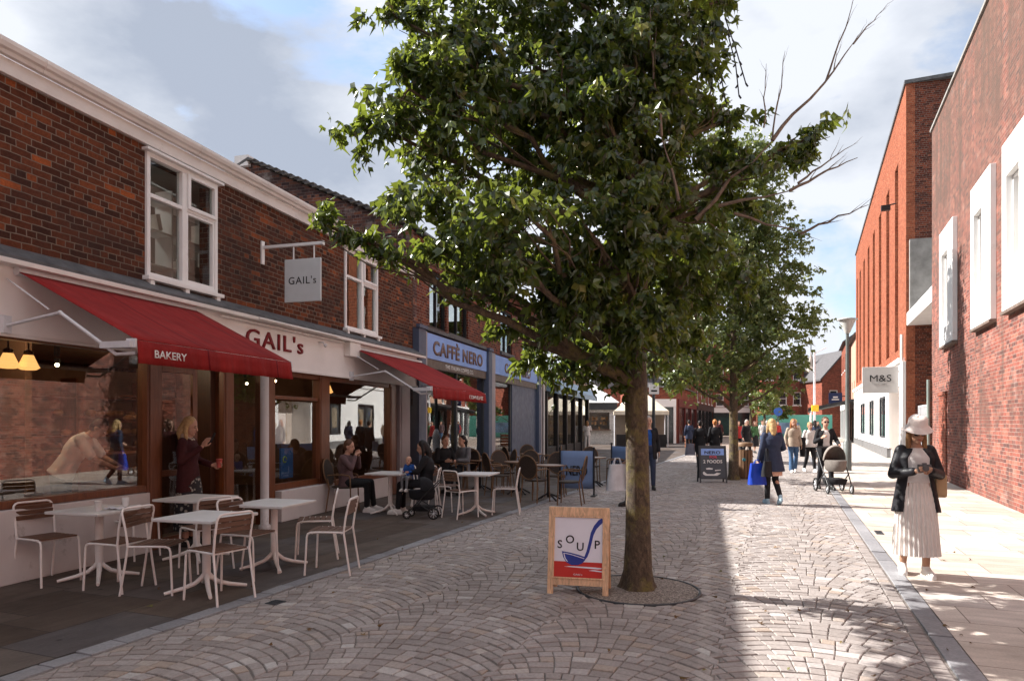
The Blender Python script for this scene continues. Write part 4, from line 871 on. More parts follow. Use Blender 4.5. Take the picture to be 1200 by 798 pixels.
def rattan_chair():
    t = thing('rattan_chair', '', 'chair'); r = .013
    for s in (-1, 1):
        m = MB(); m.tube([(s*.21, .20, 0), (s*.20, .19, .25), (s*.20, .18, .62), (s*.20, .15, .66)], r, 8); m.build('leg', M_rattan, t)
        m = MB(); m.tube([(s*.20, -.27, 0), (s*.175, -.215, .42)], r, 8); m.build('leg', M_rattan, t)
        m = MB(); m.tube([(s*.20, .16, .655), (s*.225, .05, .675), (s*.225, -.1, .67), (s*.20, -.235, .66)], r, 8); m.build('armrest', M_rattan, t)
    m = MB(); m.lathe([(.0, .425), (.20, .425), (.225, .44), (.225, .455), (.20, .462), (0, .455)], (0, 0, 0), 20); m.build('seat', plain('woven_seat', (.055, .04, .03), .6, .4, 50, bump=.5, bscale=150), t)
    m = MB(); P = [Vector((.215*math.cos(a), -.255-.16*(.5+.5*math.sin(a))*.55, .71+.235*math.sin(a))) for a in [2*math.pi*i/28 for i in range(29)]]
    m.tube(P, .014, 8)
    for s in (-1, 1): m.tube([(s*.175, -.215, .42), (s*.17, -.25, .60)], r, 8)
    m.build('back_frame', M_rattan, t)
    m = MB(); m.face([Vector((p.x*.95, p.y, .71+(p.z-.71)*.95)) for p in P[:-1]]); m.face([Vector((p.x*.95, p.y+.012, .71+(p.z-.71)*.95)) for p in P[:-1]][::-1]); m.build('backrest', plain('dark_woven_back', (.045, .032, .026), .6, .5, 70, bump=.6, bscale=160), t)
    return t
rc0 = rattan_chair()
def cafe_table():
    t = thing('cafe_table', '', 'table')
    m = MB(); m.lathe([(0, .70), (.31, .70), (.33, .71), (.33, .725), (.31, .73), (0, .73)], (0, 0, 0), 24); m.build('tabletop', wood('brown_cafe_top', (.20, .11, .06), .35), t)
    m = MB(); m.tube([(0, 0, .06), (0, 0, .70)], .03, 10); m.build('pedestal', M_black, t)
    for a in (0, 90, 180, 270): m = MB(); c, s = math.cos(R(a+30)), math.sin(R(a+30)); m.tube([(0, 0, .14), (c*.15, s*.15, .09), (c*.29, s*.29, .015)], .018, 6); m.build('foot', M_black, t)
    return t
ct0 = cafe_table(); GR = 'round-backed rattan chairs at the coffee shop'; GB = 'round cafe tables at the coffee shop'
for x, y, l in ((-.75, 16.0, 'round cafe table under the coffee shop sign, nearest the glass'), (.15, 15.3, 'round cafe table just behind the white bakery chairs'), (.75, 14.1, 'round cafe table behind the front rattan armchair'), (2.05, 17.2, 'round cafe table between the two blue barriers'), (.55, 19.2, 'round cafe table in front of the slate blue wall panel')):
    put(ct0, x, y, (0, 1), l, GB)
for x, y, d, l in ((1.12, 13.35, (-1, .25), 'rattan armchair nearest the camera, beside the near blue barrier'), (.48, 13.75, (.55, .8), 'rattan armchair facing up the street behind the front one'), (.95, 14.85, (-.2, -1), 'rattan armchair facing the camera behind the near blue barrier'),
                   (-.28, 14.9, (.9, .4), 'rattan armchair just right of the farthest white chair'), (.35, 15.95, (-.3, -1), 'rattan armchair before the pilaster right of the coffee shop'), (-.15, 15.75, (.5, -.85), 'rattan armchair seen between white chairs and the pilaster'),
                   (-1.25, 15.6, (.95, .3), 'rattan armchair leftmost under the coffee shop window'), (-.95, 16.8, (.2, -1), 'rattan armchair back against the coffee shop glass'), (-.25, 16.5, (-.9, -.3), 'rattan armchair behind the far white table'),
                   (1.55, 16.45, (.6, .8), 'rattan armchair just right of the near blue barrier'), (2.62, 17.3, (-1, 0), 'rattan armchair with dark round back by the far blue barrier'), (2.1, 18.1, (0, -1), 'rattan armchair facing the camera between both blue barriers'),
                   (.1, 18.7, (.9, .4), 'rattan armchair by the slate blue wall, left of its table'), (1.05, 19.4, (-1, -.1), 'rattan armchair by the slate blue wall, right of its table'), (.45, 19.95, (0, -1), 'rattan armchair by the slate blue wall, behind its table')):
    put(rc0, x, y, d, l, GR)

# blue canvas barriers
def barrier(x, y, d, label, word, w=1.3, h=1.0):
    t = thing('cafe_barrier', label, 'barrier', (x, y, 0), math.atan2(d[1], d[0]), 'blue canvas barriers')
    for s in (-1, 1):
        m = MB(); m.tube([(s*w/2, 0, .02), (s*w/2, 0, h)], .02, 8); m.cbox((s*w/2, 0, .012), (.10, .42, .02)); m.sphere((s*w/2, 0, h+.02), .028, 10, 6); m.build('post', M_black, t)
    m = MB(); m.loft([[(-w/2+.02+(w-.04)*j/12, .008*math.sin(j*1.1)*math.sin(i*.9), .16+(h-.2)*i/5) for j in range(13)] for i in range(6)], False, True, False)
    pn = m.build('canvas', plain('blue_barrier_canvas', (.16, .24, .42), .7, .1, 3), t, fixn=False); so = pn.modifiers.new('thick', 'SOLIDIFY'); so.thickness = .008
    text_mesh(word, M_letter_k, pn, w=w*.62, h=.22, at=(.0, -.015, .55), ax=(1, 0, 0), ext=.006, bold=.02)
barrier(1.42, 14.95, (.98, -.25), 'blue canvas barrier nearest the soup board, partly behind rattan chairs', 'NERO', .75, 1.02)
barrier(2.85, 17.6, (.30, -.95), 'blue canvas barrier just left of the big tree trunk', 'NERO ', 1.3, 1.02)

# ------------------------------------------------------------------ soup board
r = thing('sandwich_board', 'pale wooden A-board with a blue soup ladle poster beside the big tree', 'sign board', (.64, 6.48, 0), R(-13))
W2, H2 = .285, .80; tilt = R(9)
def tiltpt(x, y, z, s=1): return (x, s*(y+math.tan(tilt)*(z-H2)), z)
def leanbox(mb, x0, x1, z0, z1, d0, d1, s=1):
    vs = [tiltpt(x, y, z, s) for z in (z0, z1) for y in (d0, d1) for x in (x0, x1)]
    mb.mesh(vs, [(0, 2, 3, 1), (4, 5, 7, 6), (0, 1, 5, 4), (2, 6, 7, 3), (0, 4, 6, 2), (1, 3, 7, 5)])
m = MB(); leanbox(m, -W2, -W2+.055, 0, H2, -.03, 0); leanbox(m, W2-.055, W2, 0, H2, -.03, 0); leanbox(m, -W2+.0551, W2-.0551, H2-.08, H2-.001, -.029, 0); leanbox(m, -W2+.0551, W2-.0551, .085, .145, -.029, 0)
leanbox(m, -W2+.04, W2-.04, .145, .16, -.04, -.03); leanbox(m, -W2+.04, W2-.04, H2-.095, H2-.08, -.036, -.03); leanbox(m, -W2+.045, -W2+.06, .16, H2-.095, -.036, -.03); leanbox(m, W2-.06, W2-.045, .16, H2-.095, -.036, -.03); m.build('frame', M_pine, r, bevel=.003)
m = MB(); leanbox(m, -W2, -W2+.05, 0, H2-.01, -.03, -.002, -1); leanbox(m, W2-.05, W2, 0, H2-.01, -.03, -.002, -1); leanbox(m, -W2+.05, W2-.05, .1, H2-.02, -.02, -.008, -1); m.build('rear_frame', M_pine, r, bevel=.003)
m = MB(); leanbox(m, -W2+.0552, W2-.0552, .299, H2-.0802, -.022, -.012); ps = m.build('poster', M_poster, r)
m = MB(); leanbox(m, -W2+.0552, W2-.0552, .1452, .2985, -.022, -.012); m.build('poster_band', M_poster_r, ps)
up = Vector((0, math.tan(tilt), 1)).normalized(); fy = lambda z: math.tan(tilt)*(z-H2)-.0225
for ch, x, z in (('S', -.175, .455), ('O', -.080, .502), ('U', .018, .438), ('P', .178, .462)):
    text_mesh(ch, M_letter_k, ps, name='letter', h=.076, at=(x, fy(z), z), ax=(1, 0, 0), up=up, ext=.002, bold=.012)
text_mesh("GAIL's", M_poster, ps, name='small_lettering', w=.085, h=.016, at=(.0, fy(.185), .185), ax=(1, 0, 0), up=up, ext=.002, bold=.01)
def flat(mb, poly, e=.0015):
    mb.prism([(x, fy(z), z) for x, z in poly], (0, -e, 0))
m = MB(); bowl = [(-.155, .392), (-.08, .382), (.0, .365), (.070, .345), (.066, .318), (.04, .288), (-.0, .270), (-.06, .268), (-.11, .292), (-.142, .34)]
hand = [(.060, .352), (.078, .40), (.097, .48), (.115, .57), (.145, .635), (.185, .685), (.214, .703), (.2295, .695), (.2295, .668), (.200, .640), (.165, .60), (.140, .545), (.124, .47), (.103, .39), (.085, .345), (.066, .322), (.05, .335)]
flat(m, bowl); flat(m, hand, .0018); m.build('ladle_print', M_poster_b, ps)
m = MB(); 
for a, b in zip([(-.135, .378), (-.07, .368), (.0, .350)], [(-.07, .368), (.0, .350), (.058, .334)]): flat(m, [(a[0], a[1]), (b[0], b[1]), (b[0], b[1]-.006), (a[0], a[1]-.006)], .003)
flat(m, [(-.140, .375), (-.132, .375), (-.118, .33), (-.095, .298), (-.104, .298), (-.128, .33)], .003)
flat(m, [(-.13, .252), (.0, .247), (.18, .240), (.22, .244), (.22, .252), (.16, .256), (.06, .258), (-.08, .258)], .002); flat(m, [(.10, .225), (.2295, .215), (.2295, .225), (.15, .232)], .002); m.build('white_print', M_poster, ps)

# coffee shop A-board
r = thing('sandwich_board', 'dark grey coffee shop A-board with a drawn cup, left of the second tree', 'sign board', (5.36, 18.3, 0), R(-4)); W2, H2 = .36, .98; tilt = R(10)
m = MB(); leanbox(m, -W2, -W2+.04, 0, H2, -.03, 0); leanbox(m, W2-.04, W2, 0, H2, -.03, 0); leanbox(m, -W2+.04, W2-.04, H2-.05, H2, -.03, 0); leanbox(m, -W2+.04, W2-.04, .1, .14, -.03, 0)
leanbox(m, -W2, -W2+.04, 0, H2, -.03, 0, -1); leanbox(m, W2-.04, W2, 0, H2, -.03, 0, -1); leanbox(m, -W2+.04, W2-.04, .1, H2-.03, -.02, -.004, -1); m.build('frame', M_blackmetal, r)
m = MB(); leanbox(m, -W2+.04, W2-.04, .14, H2-.05, -.02, -.01); bd = m.build('board', plain('chalkboard_grey', (.07, .08, .095), .5, .1), r)
fy = lambda z: math.tan(tilt)*(z-H2)-.0205; up = Vector((0, math.tan(tilt), 1)).normalized()
m = MB(); flat(m, [(-.30, .73), (.30, .73), (.30, .90), (-.30, .90)], .002); m.build('blue_print', M_blue, bd)
text_mesh('NERO', M_letter_k, bd, w=.42, h=.085, at=(0, fy(.80)-.0025, .80), up=up, ext=.003, bold=.02)
text_mesh('FOR', plain('poster_pink', (.65, .08, .14), .5, .1), bd, w=.2, h=.07, at=(.02, fy(.68), .68), up=up, ext=.003, bold=.03)
text_mesh('2 FOODS', M_letter_w, bd, w=.5, h=.09, at=(.0, fy(.56), .56), up=up, ext=.003, bold=.03)
m = MB(); flat(m, [(-.26, .22), (-.2, .19), (.1, .19), (.2, .25), (.1, .27), (.02, .23), (-.16, .23), (-.24, .30), (-.27, .27)], .002); flat(m, [(-.17, .35), (-.02, .35), (-.0, .38), (-.1, .40), (-.19, .38)], .002); flat(m, [(.05, .31), (.2, .33), (.2, .35), (.05, .34)], .002); m.build('cup_print', M_letter_w, bd)

# timber litter bin, lamp posts, poles
g = Vector((6.66, 19.5, 0)); r = thing('litter_bin', 'round timber slatted litter bin beside the second tree trunk', 'bin', g)
m = MB(); m.lathe([(.16, .03), (.16, .8), (.0, .8)], (0, 0, 0), 20); m.build('liner', M_black, r)
m = MB()
for i in range(14):
    a = 2*math.pi*i/14; m.cbox((.19*math.cos(a), .19*math.sin(a), .42), (.03, .072, .80), (0, 0, a))
m.build('slats', wood('bin_timber', (.17, .09, .045), .6), r)
m = MB(); m.lathe([(.21, .92), (.215, 1.0), (.19, 1.03), (0, 1.04)], (0, 0, 0), 20); m.build('lid', plain('bin_lid', (.20, .12, .07), .5, .2), r)
for i in range(4): m = MB(); a = R(45+90*i); m.tube([(.17*math.cos(a), .17*math.sin(a), .8), (.17*math.cos(a), .17*math.sin(a), .94)], .012, 6); m.build('bracket', M_black, r)
m = MB(); m.sphere((-.1, -.21, .55), (.05, .01, .05), 10, 6); m.build('badge', plain('teal_badge', (.03, .22, .28), .4, .1), r)
g = gp(993, 551); r = thing('street_lamp', 'grey lamp post with an inverted cone lantern in front of the white store', 'street lamp', g)
m = MB(); m.lathe([(.13, 0), (.13, .95), (.075, 1.0), (.06, 2.5), (.05, 4.55), (.05, 4.62)], (0, 0, 0), 14); m.build('post', plain('lamp_grey_green', (.13, .145, .14), .45, .1), r)
m = MB(); m.lathe([(.07, 4.58), (.09, 4.62), (.25, 5.0), (.25, 5.02), (.02, 5.02)], (0, 0, 0), 18); m.build('lantern', plain('lantern_glass', (.55, .55, .52), .3, .1), r)
m = MB(); m.lathe([(.31, 5.02), (.33, 5.05), (.12, 5.10), (0, 5.11)], (0, 0, 0), 18); m.build('cap', plain('pale_cap', (.45, .46, .46), .4, .1), r)
g = Vector((20.2, 45.6, 0)); r = thing('utility_pole', 'slender pale pole with a yellow box, right of the second tree', 'pole', g)
m = MB(); m.tube([(0, 0, 0), (0, 0, 6.4)], [.09, .06], 10); m.tube([(0, 0, 6.2), (.8, 0, 6.6)], .03, 6); m.build('post', M_alu, r)
m = MB(); m.cbox((0, -.1, 2.55), (.45, .14, .42)); m.build('yellow_box', plain('signal_yellow', (.75, .48, .02), .5, .1), r, bevel=.03)
g = gp(766, 541); r = thing('street_lamp', 'dark lamp post with a small white sign left of the second tree', 'street lamp', g)
m = MB(); m.tube([(0, 0, 1.15), (0, 0, 5.2)], [.07, .05], 10); m.build('post', M_blackmetal, r)
m = MB(); m.lathe([(.17, 0), (.17, .95), (.20, .97), (.07, 1.3), (.06, 1.32)], (0, 0, 0), 12); m.build('base_cover', M_alu, r)
m = MB(); m.box((-.2, -.09, 2.75), (.2, -.075, 3.15)); pl = m.build('plate', M_white_wall, r); m = MB(); m.box((-.12, -.094, 2.85), (.12, -.0905, 2.92)); m.prism([(-.04, -.0905, 3.0), (.04, -.0905, 3.0), (0, -.0905, 3.08)], (0, -.003, 0)); m.build('marking', M_letter_k, pl)
# ------------------------------------------------------------------ far end of the street
def house(label, x, y, ang, w, d, h, mat, rows, cols, gable=0, nm='brick_building', cat='building', ww=.9, wh=1.5, z0=3.6, shop=None, roofm=None, ridge=1.8):
    """facade runs along local +x, faces local -y"""
    t = thing(nm, label, cat, (x, y, 0), ang)
    holes = [((i+.5)*w/cols-ww/2, (i+.5)*w/cols+ww/2, z0+j*2.9, z0+j*2.9+wh) for i in range(cols) for j in range(rows)]
    m = MB(); zs = MB()
    wallgrid(zs, 0, .3, 0, w, 0, h, holes + ([(.3, w-.3, .0, 2.8)] if shop else []))
    for v in zs.v: v.x, v.y = v.y, v.x
    m.v = zs.v; m.f = zs.f; m.m = zs.m; m.sm = zs.sm
    m.box((0, .3, 0), (.3, d, h)); m.box((w-.3, .3, 0), (w, d, h)); m.box((.3, d-.3, 0), (w-.3, d, h))
    if gable: m.prism([(0, 0, h), (w, 0, h), (w/2, 0, h+gable)], (0, .3, 0)); m.prism([(0, d-.3, h), (w, d-.3, h), (w/2, d-.3, h+gable)], (0, .3, 0))
    m.build('wall', mat, t)
    m = MB()
    if gable:
        for sg in (0, 1):
            f = (lambda a: a) if not sg else (lambda a: w-a)
            m.prism([(f(-.25), -.15, h-.2), (f(-.25), -.15, h), (f(w/2), -.15, h+gable+.22), (f(w/2), -.15, h+gable)], (0, d+.3, 0))
    else: m.prism([(-.1, -.3, h), (-.1, d+.3, h), (-.1, d/2, h+ridge)], (w+.2, 0, 0))
    m.build('roof', roofm or M_slate, t)
    for a, b, c, e in holes:
        k = MB(); k.box((a, .06, c), (b, .12, c+.08)); k.box((a, .06, e-.08), (b, .12, e)); k.box((a, .06, c+.08), (a+.08, .12, e-.08)); k.box((b-.08, .06, c+.08), (b, .12, e-.08)); k.box((a+.08, .07, (c+e)/2-.03), (b-.08, .11, (c+e)/2+.03)); k.box((a-.08, -.06, c-.12), (b+.08, .12, c-.004))
        wd = k.build('window', M_white_frame, t); q = MB(); q.box((a+.05, .13, c+.05), (b-.05, .14, e-.05)); q.build('pane', M_winblk, wd)
    if shop:
        k = MB(); k.box((.3, .04, 0), (w-.3, .14, 2.8)); k.build('shop_window', M_winblk, t)
        k = MB(); k.box((.1, -.12, 2.8), (w-.1, -.003, 3.4))
        for i in range(cols+1): k.box((.1+i*(w-.4)/cols, -.1, 0), (.3+i*(w-.4)/cols, .03, 2.8))
        k.build('shopfront', shop, t)
    return t
M_winblk = plain('dark_window_glass', (.03, .035, .04), .12, .3, 2)
M_mosscanvas = plain('cream_canvas', (.66, .60, .48), .75, .1, 3)
# corner shop that closes the little square on the left (faces the camera and the street)
house('corner brick shop with a white pilaster and dark front behind the cream stalls', 8.6, 52.5, 0, 4.1, 9, 4.3, M_brick_d, 0, 3, cat='shop', nm='shop_building', shop=M_white_wall, z0=3.5, wh=1.2)
house('narrow shop with dark red columns past the white pilaster', 12.75, 52.6, R(90-21.5)-R(0), 12, 8, 4.3, M_brick_d, 0, 3, cat='shop', nm='shop_building', shop=plain('dark_red_shopfront', (.12, .02, .02), .4, .15))
house('brown brick row with shops in the shade of the far street trees', 17.3, 64.2, R(68), 16, 8, 7.5, M_brick_d, 1, 5, shop=M_black)
house('red brick block with tall white windows closing the street, left half', 21.0, 84, R(-4), 9, 9, 11.2, M_brick_d, 2, 3, gable=0, shop=M_white_wall)
house('red brick gabled house at the end of the street', 33.6, 74, R(2), 5.2, 9, 6.3, M_brick_d, 1, 2, gable=3.0)
house('tall red brick house with a low roof next to the stone turret', 28.9, 79, R(-3), 4.8, 10, 7.6, M_brick_d, 2, 3, gable=0)
t = thing('turret', 'slim stone turret rising beside the far gabled roof', 'turret', (34.6, 79.0, 0)); m = MB(); m.lathe([(.6, 0), (.6, 7.2), (.7, 7.3), (.65, 7.5), (.4, 8.0), (.3, 8.6), (.1, 9.3), (.0, 10.0)], (0, 0, 0), 8, False); m.build('shaft', plain('weathered_stone', (.36, .30, .26), .8, .3, 2), t); m = MB(); m.tube([(0, 0, 9.8), (0, 0, 10.6)], .05, 6); m.build('finial', M_black, t)
# right hand row beyond the store
e = FR.w(0, 58.2); house('pale rendered house with dark eaves just beyond the orange store', e.x+.2+FR.d.x*9, e.y+FR.d.y*9, R(-90)-FR.t, 9, 9, 8.6, plain('peach_render', (.50, .30, .22), .7, .12, 2), 1, 3, shop=M_black, ridge=3.0)
e = FR.w(-.2, 67.8); house('red brick house with white bay beyond the peach house', e.x+FR.d.x*9, e.y+FR.d.y*9, R(-90)-FR.t, 9, 9, 9.0, M_brick_d, 2, 3, shop=M_white_wall, ridge=3.4)
e = FR.w(-.35, 66.0, 3.3); r = thing('pub_sign', 'dark blue projecting sign over the dark awning on the right', 'sign', e, FR.rz); m = MB(); m.box((-1.35, -.08, 0), (-.25, .08, .95)); bd = m.build('board', plain('pub_navy', (.02, .035, .10), .4, .1), r); m = MB(); m.box((-.3, -.04, .6), (.4, .04, .68)); m.build('bracket', M_black, r)
m = MB(); m.box((-1.1, -.09, .3), (-.5, -.081, .4)); m.box((-1.0, -.09, .5), (-.6, -.081, .62)); m.build('emblem', M_letter_w, bd)
e = FR.w(0, 61, 2.5); r = thing('shop_awning', 'wide dark awning on posts under the blue sign', 'awning', FR.w(0, 62.5), FR.rz)
m = MB(); m.prism([(.1, -4.5, 3.5), (-3.4, -4.5, 2.75), (-3.4, -4.5, 2.5), (.1, -4.5, 3.3)], (0, 9, 0)); m.build('canopy', M_black, r); 
for y_ in (-4.3, 0, 4.3): m = MB(); m.tube([(-3.2, y_, 0), (-3.2, y_, 2.6)], .06, 8); m.build('post', M_white_frame, r)
# teal hoarding
r = thing('hoarding', 'long teal construction hoarding across the end of the street', 'hoarding', (27.0, 66.5, 0), R(0)); m = MB(); m.box((-3.0, 0, 0), (4.2, .12, 2.35)); hb = m.build('panel', plain('teal_board', (.16, .55, .45), .5, .08, .6), r); m = MB(); m.box((-1.4, -.012, .5), (1.0, -.002, 1.6)); m.build('printed_panel', plain('printed_blue', (.25, .40, .60), .5, .5, 1.0), hb)
for x_ in (-3.0, .6, 4.2): m = MB(); m.box((x_-.06, .13, 0), (x_+.06, .22, 2.4)); m.build('post', M_pine, r)
# kiosk with white peaked roof, and cream market stalls
r = thing('market_kiosk', 'white tiled food kiosk with a dark fascia and peaked white roof', 'kiosk', (6.0, 50.5, 0), R(-6))
m = MB(); wz = MB(); wallgrid(wz, 0, .15, -1.6, 1.6, 0, 2.7, [(-1.3, 1.2, 1.1, 2.35)])
for v in wz.v: v.x, v.y = v.y, v.x
m.v = wz.v; m.f = wz.f; m.m = wz.m; m.sm = wz.sm; m.box((-1.6, .15, 0), (-1.5, 2.6, 2.7)); m.box((1.5, .15, 0), (1.6, 2.6, 2.7)); m.box((-1.5, 2.5, 0), (1.5, 2.6, 2.7)); m.build('wall', brick('white_tile', [(0, (.55, .53, .50)), (1, (.68, .66, .63))], (.35, .33, .31), .2, .1, gamt=.2), r)
m = MB(); m.box((-1.75, -.25, 2.55), (1.75, -.003, 3.05)); m.build('fascia', M_blackmetal, r)
m = MB(); m.mesh([(-1.9, -.4, 3.06), (1.9, -.4, 3.06), (1.9, 2.9, 3.06), (-1.9, 2.9, 3.06), (0, 1.2, 4.55)], [(0, 1, 2, 3), (0, 1, 4), (1, 2, 4), (2, 3, 4), (3, 0, 4)]); m.build('roof', M_white_wall, r)
m = MB(); m.box((-1.4, -.3, 1.05), (1.3, -.003, 1.1)); m.build('counter', M_wood, r)
m = MB()
for i in range(24): m.cbox((rnd.uniform(-1.2, 1.1), .5+rnd.random()*.5, 1.2+rnd.randrange(3)*.35), (.15, .15, rnd.uniform(.15, .3)))
tag(m.build('stock', plain('kiosk_stock', (.35, .2, .1), .6, .7, 4), r), kind='stuff')
def stall(label, x, y, ang, w, d, z=2.45, pk=1.15):
    r = thing('market_stall', label, 'market stall', (x, y, 0), ang, 'cream market stalls')
    m = MB(); v = [(-w/2, -d/2, z), (w/2, -d/2, z), (w/2, d/2, z), (-w/2, d/2, z), (-w*.12, 0, z+pk), (w*.12, 0, z+pk)]
    m.mesh(v, [(0, 1, 5, 4), (1, 2, 5), (2, 3, 4, 5), (3, 0, 4)]); 
    for a, b in ((0, 1), (1, 2), (2, 3), (3, 0)): p, q = Vector(v[a]), Vector(v[b]); m.face([p, q, q-Vector((0, 0, .25)), p-Vector((0, 0, .25))])
    cv = m.build('canopy', M_mosscanvas, r); so = cv.modifiers.new('thick', 'SOLIDIFY'); so.thickness = .02
    for sx in (-1, 1):
        for sy in (-1, 1): m = MB(); m.tube([(sx*(w/2-.05), sy*(d/2-.05), 0), (sx*(w/2-.05), sy*(d/2-.05), z)], .03, 6); m.build('post', M_alu, r)
    m = MB(); m.box((-w/2+.1, d/2-.14, 0), (w/2-.1, d/2-.10, z-.05)); m.build('rear_panel', plain('taupe_canvas', (.26, .22, .18), .8, .15, 2), r)
    m = MB(); m.box((-w/2+.15, -d/2+.1, 0), (w/2-.15, -d/2+.7, .82)); m.build('counter', M_black, r)
stall('cream market stall right beside the white tiled kiosk', 9.0, 51.2, R(-4), 2.5, 2.2)
stall('cream market stall half hidden by the trunk and the lamp post', 8.55, 45.5, R(-8), 3.5, 2.5, 2.35)
r = thing('crate_stack', 'brown slatted crate standing on the sunny paving by the white pilaster', 'crate', (11.3, 42.8, 0)); m = MB()
for i in range(4): m.box((-.4, -.3, .05+i*.2), (.4, .3, .2+i*.2))
m.build('slats', plain('crate_brown', (.16, .06, .03), .7, .2, 5), r)
for x_ in (-.37, .37): m = MB(); m.box((x_-.03, -.32, 0), (x_+.03, -.301, .85)); m.build('batten', M_wood_d, r)
r = thing('round_sign', 'small blue round traffic sign far down the street', 'sign', (22.2, 57.0, 0)); m = MB(); m.tube([(0, 0, 0), (0, 0, 2.7)], .05, 8); m.build('post', M_blackmetal, r); m = MB(); m.tube([(0, -.06, 2.5), (0, -.09, 2.5)], .36, 20); m.build('disc', plain('traffic_blue', (.02, .10, .42), .4, .05), r)

# ------------------------------------------------------------------ people
def sk(name, c): return plain(name, c, .5, .06, 12)
SK1 = sk('light_skin', (.50, .29, .21)); SK2 = sk('tan_skin', (.42, .235, .155))
def ctm(name, c, var=.15, sc=14, rough=.85): return plain(name, c, rough, var, sc, bump=.25, bscale=90, spec=.25)
POSE = dict(pel=(0, 0, .94), chest=(0, -.01, 1.24), neck=(0, .0, 1.44), head=(0, .025, 1.585), ls=(-.165, -.01, 1.385), rs=(.165, -.01, 1.385), le=(-.225, -.05, 1.11), re=(.225, -.05, 1.11), lw=(-.235, .05, .87), rw=(.235, .05, .87),
            lh=(-.085, 0, .90), rh=(.085, 0, .90), lk=(-.095, .10, .50), rk=(.095, -.01, .49), la=(-.095, .16, .085), ra=(.095, -.20, .11), lt=(-.105, .30, .035), rt=(.105, -.07, .035))
SIT = dict(pel=(0, 0, .53), chest=(0, -.03, .84), neck=(0, .01, 1.04), head=(0, .05, 1.18), ls=(-.165, -.02, .985), rs=(.165, -.02, .985), le=(-.215, .06, .74), re=(.215, .06, .74), lw=(-.12, .30, .75), rw=(.12, .30, .75),
           lh=(-.09, .03, .52), rh=(.09, .03, .52), lk=(-.11, .43, .52), rk=(.11, .43, .52), la=(-.11, .48, .085), ra=(.11, .42, .085), lt=(-.12, .62, .035), rt=(.12, .56, .035))
def person(label, xy, face, h=1.68, pose=None, base=None, top=None, hem=.80, bottom='trousers', bot=None, bhem=.35, flare=.22, pleats=0, shoes=None, hair='long', hairm=None, skin=SK1, pitch=0, yaw=0, group=None, vox=.014, opened=0, inner=None, z=0, sleeve=1.0, bulk=1.0, scale_head=1.0, detail=True, hand_dir=None, tflare=1.0, bootcut=0):
    P = dict(base or POSE); P.update(pose or {}); P = {k: Vector(v) for k, v in P.items()}; k_ = h/1.70
    t = thing('person', label, 'person', (xy[0], xy[1], z), head(*face), group); t.scale = (k_, k_, k_)
    X = Vector((1, 0, 0)); HM = Euler((-pitch, 0, yaw)).to_matrix(); H = P['head']; hs = scale_head
    def hp(x, y, z_): return H+HM @ (Vector((x, y, z_))*hs)
    def limb(mb, pts, rs, n=12):
        for i in range(len(pts)-1): mb.tube([pts[i], pts[i+1]], [rs[i], rs[i+1]], n)
        for p, r in zip(pts, rs): mb.sphere(p, r, n, 8)
    def torso(stations):
        rings = []
        for p, d, rx, ry in stations:
            f = d.cross(X).normalized(); rings.append([p+X*(rx*math.cos(a))+f*(ry*math.sin(a)) for a in [2*math.pi*i/28 for i in range(28)]])
        return rings
    def stat(mx, lo=-.10):
        a = (P['chest']-P['pel']).normalized(); b = (P['neck']-P['chest']).normalized(); c = (a+b).normalized(); w = P['pel'].lerp(P['chest'], .5)
        return [(P['pel']+a*lo, a, .125*bulk+mx, .095*bulk+mx), (P['pel'], a, .165*bulk+mx, .112*bulk+mx), (P['pel']+a*.08, a, .152*bulk+mx, .105*bulk+mx), (w+a*.03, a, .132*bulk+mx, .095*bulk+mx), (P['chest']-c*.05, c, .152*bulk+mx, .112*bulk+mx), (P['chest']+b*.06, b, .160*bulk+mx, .108*bulk+mx), (P['chest']+b*.12, b, .148+mx, .088+mx), (P['neck']-b*.035, b, .085+mx*.8, .062+mx*.6), (P['neck']+b*.0, b, .052+mx*.4, .052+mx*.4)]
    # --- body: one surface
    m = MB(); m.loft(torso(stat(0))); limb(m, [P['neck']-Vector((0, 0, .03)), hp(0, -.015, -.05)], [.05, .047])
    m.sphere(H+HM @ (Vector((0, -.008, .025))*hs), Vector((.074, .092, .098))*hs, 16, 12, HM); m.sphere(hp(0, .022, -.045), Vector((.058, .064, .075))*hs, 14, 10, HM); m.sphere(hp(0, .058, -.092), .026*hs, 10, 8)
    m.tube([hp(0, .080, .018), hp(0, .098, -.028)], [.010*hs, .0145*hs], 8); m.sphere(hp(0, .098, -.028), .0145*hs, 8, 6)
    for s in (-1, 1): m.sphere(hp(s*.074, -.012, -.005), Vector((.012, .02, .032))*hs, 8, 6, HM)
    for s, a, b, c in ((-1, 'ls', 'le', 'lw'), (1, 'rs', 're', 'rw')):
        limb(m, [P[a], P[b], P[c]], [.042, .036, .025]); d = (hand_dir or {}).get(c) or (P[c]-P[b]); d = Vector(d).normalized()
        pn = Vector((-s, .25, 0)); pn = (pn-d*pn.dot(d)).normalized(); u = d.cross(pn)
        if u.y < -.2 and abs(d.z) > .6: u = -u
        Mh = Matrix((u, pn, d)).transposed(); m.sphere(P[c]+d*.052, (.038, .016, .052), 10, 8, Mh); 
        for i, ln in enumerate((.060, .072, .068, .050)):
            o = P[c]+d*.090+u*(.028-.0185*i); q1 = o+d*ln*.5+pn*.010; q2 = q1+d*ln*.36+pn*.026; limb(m, [o, q1, q2], [.0095, .0088, .0075], 7)
        o = P[c]+d*.03+u*.03; limb(m, [o, o+d*.035+u*.025+pn*.012, o+d*.068+u*.022+pn*.026], [.012, .0105, .0085], 7)
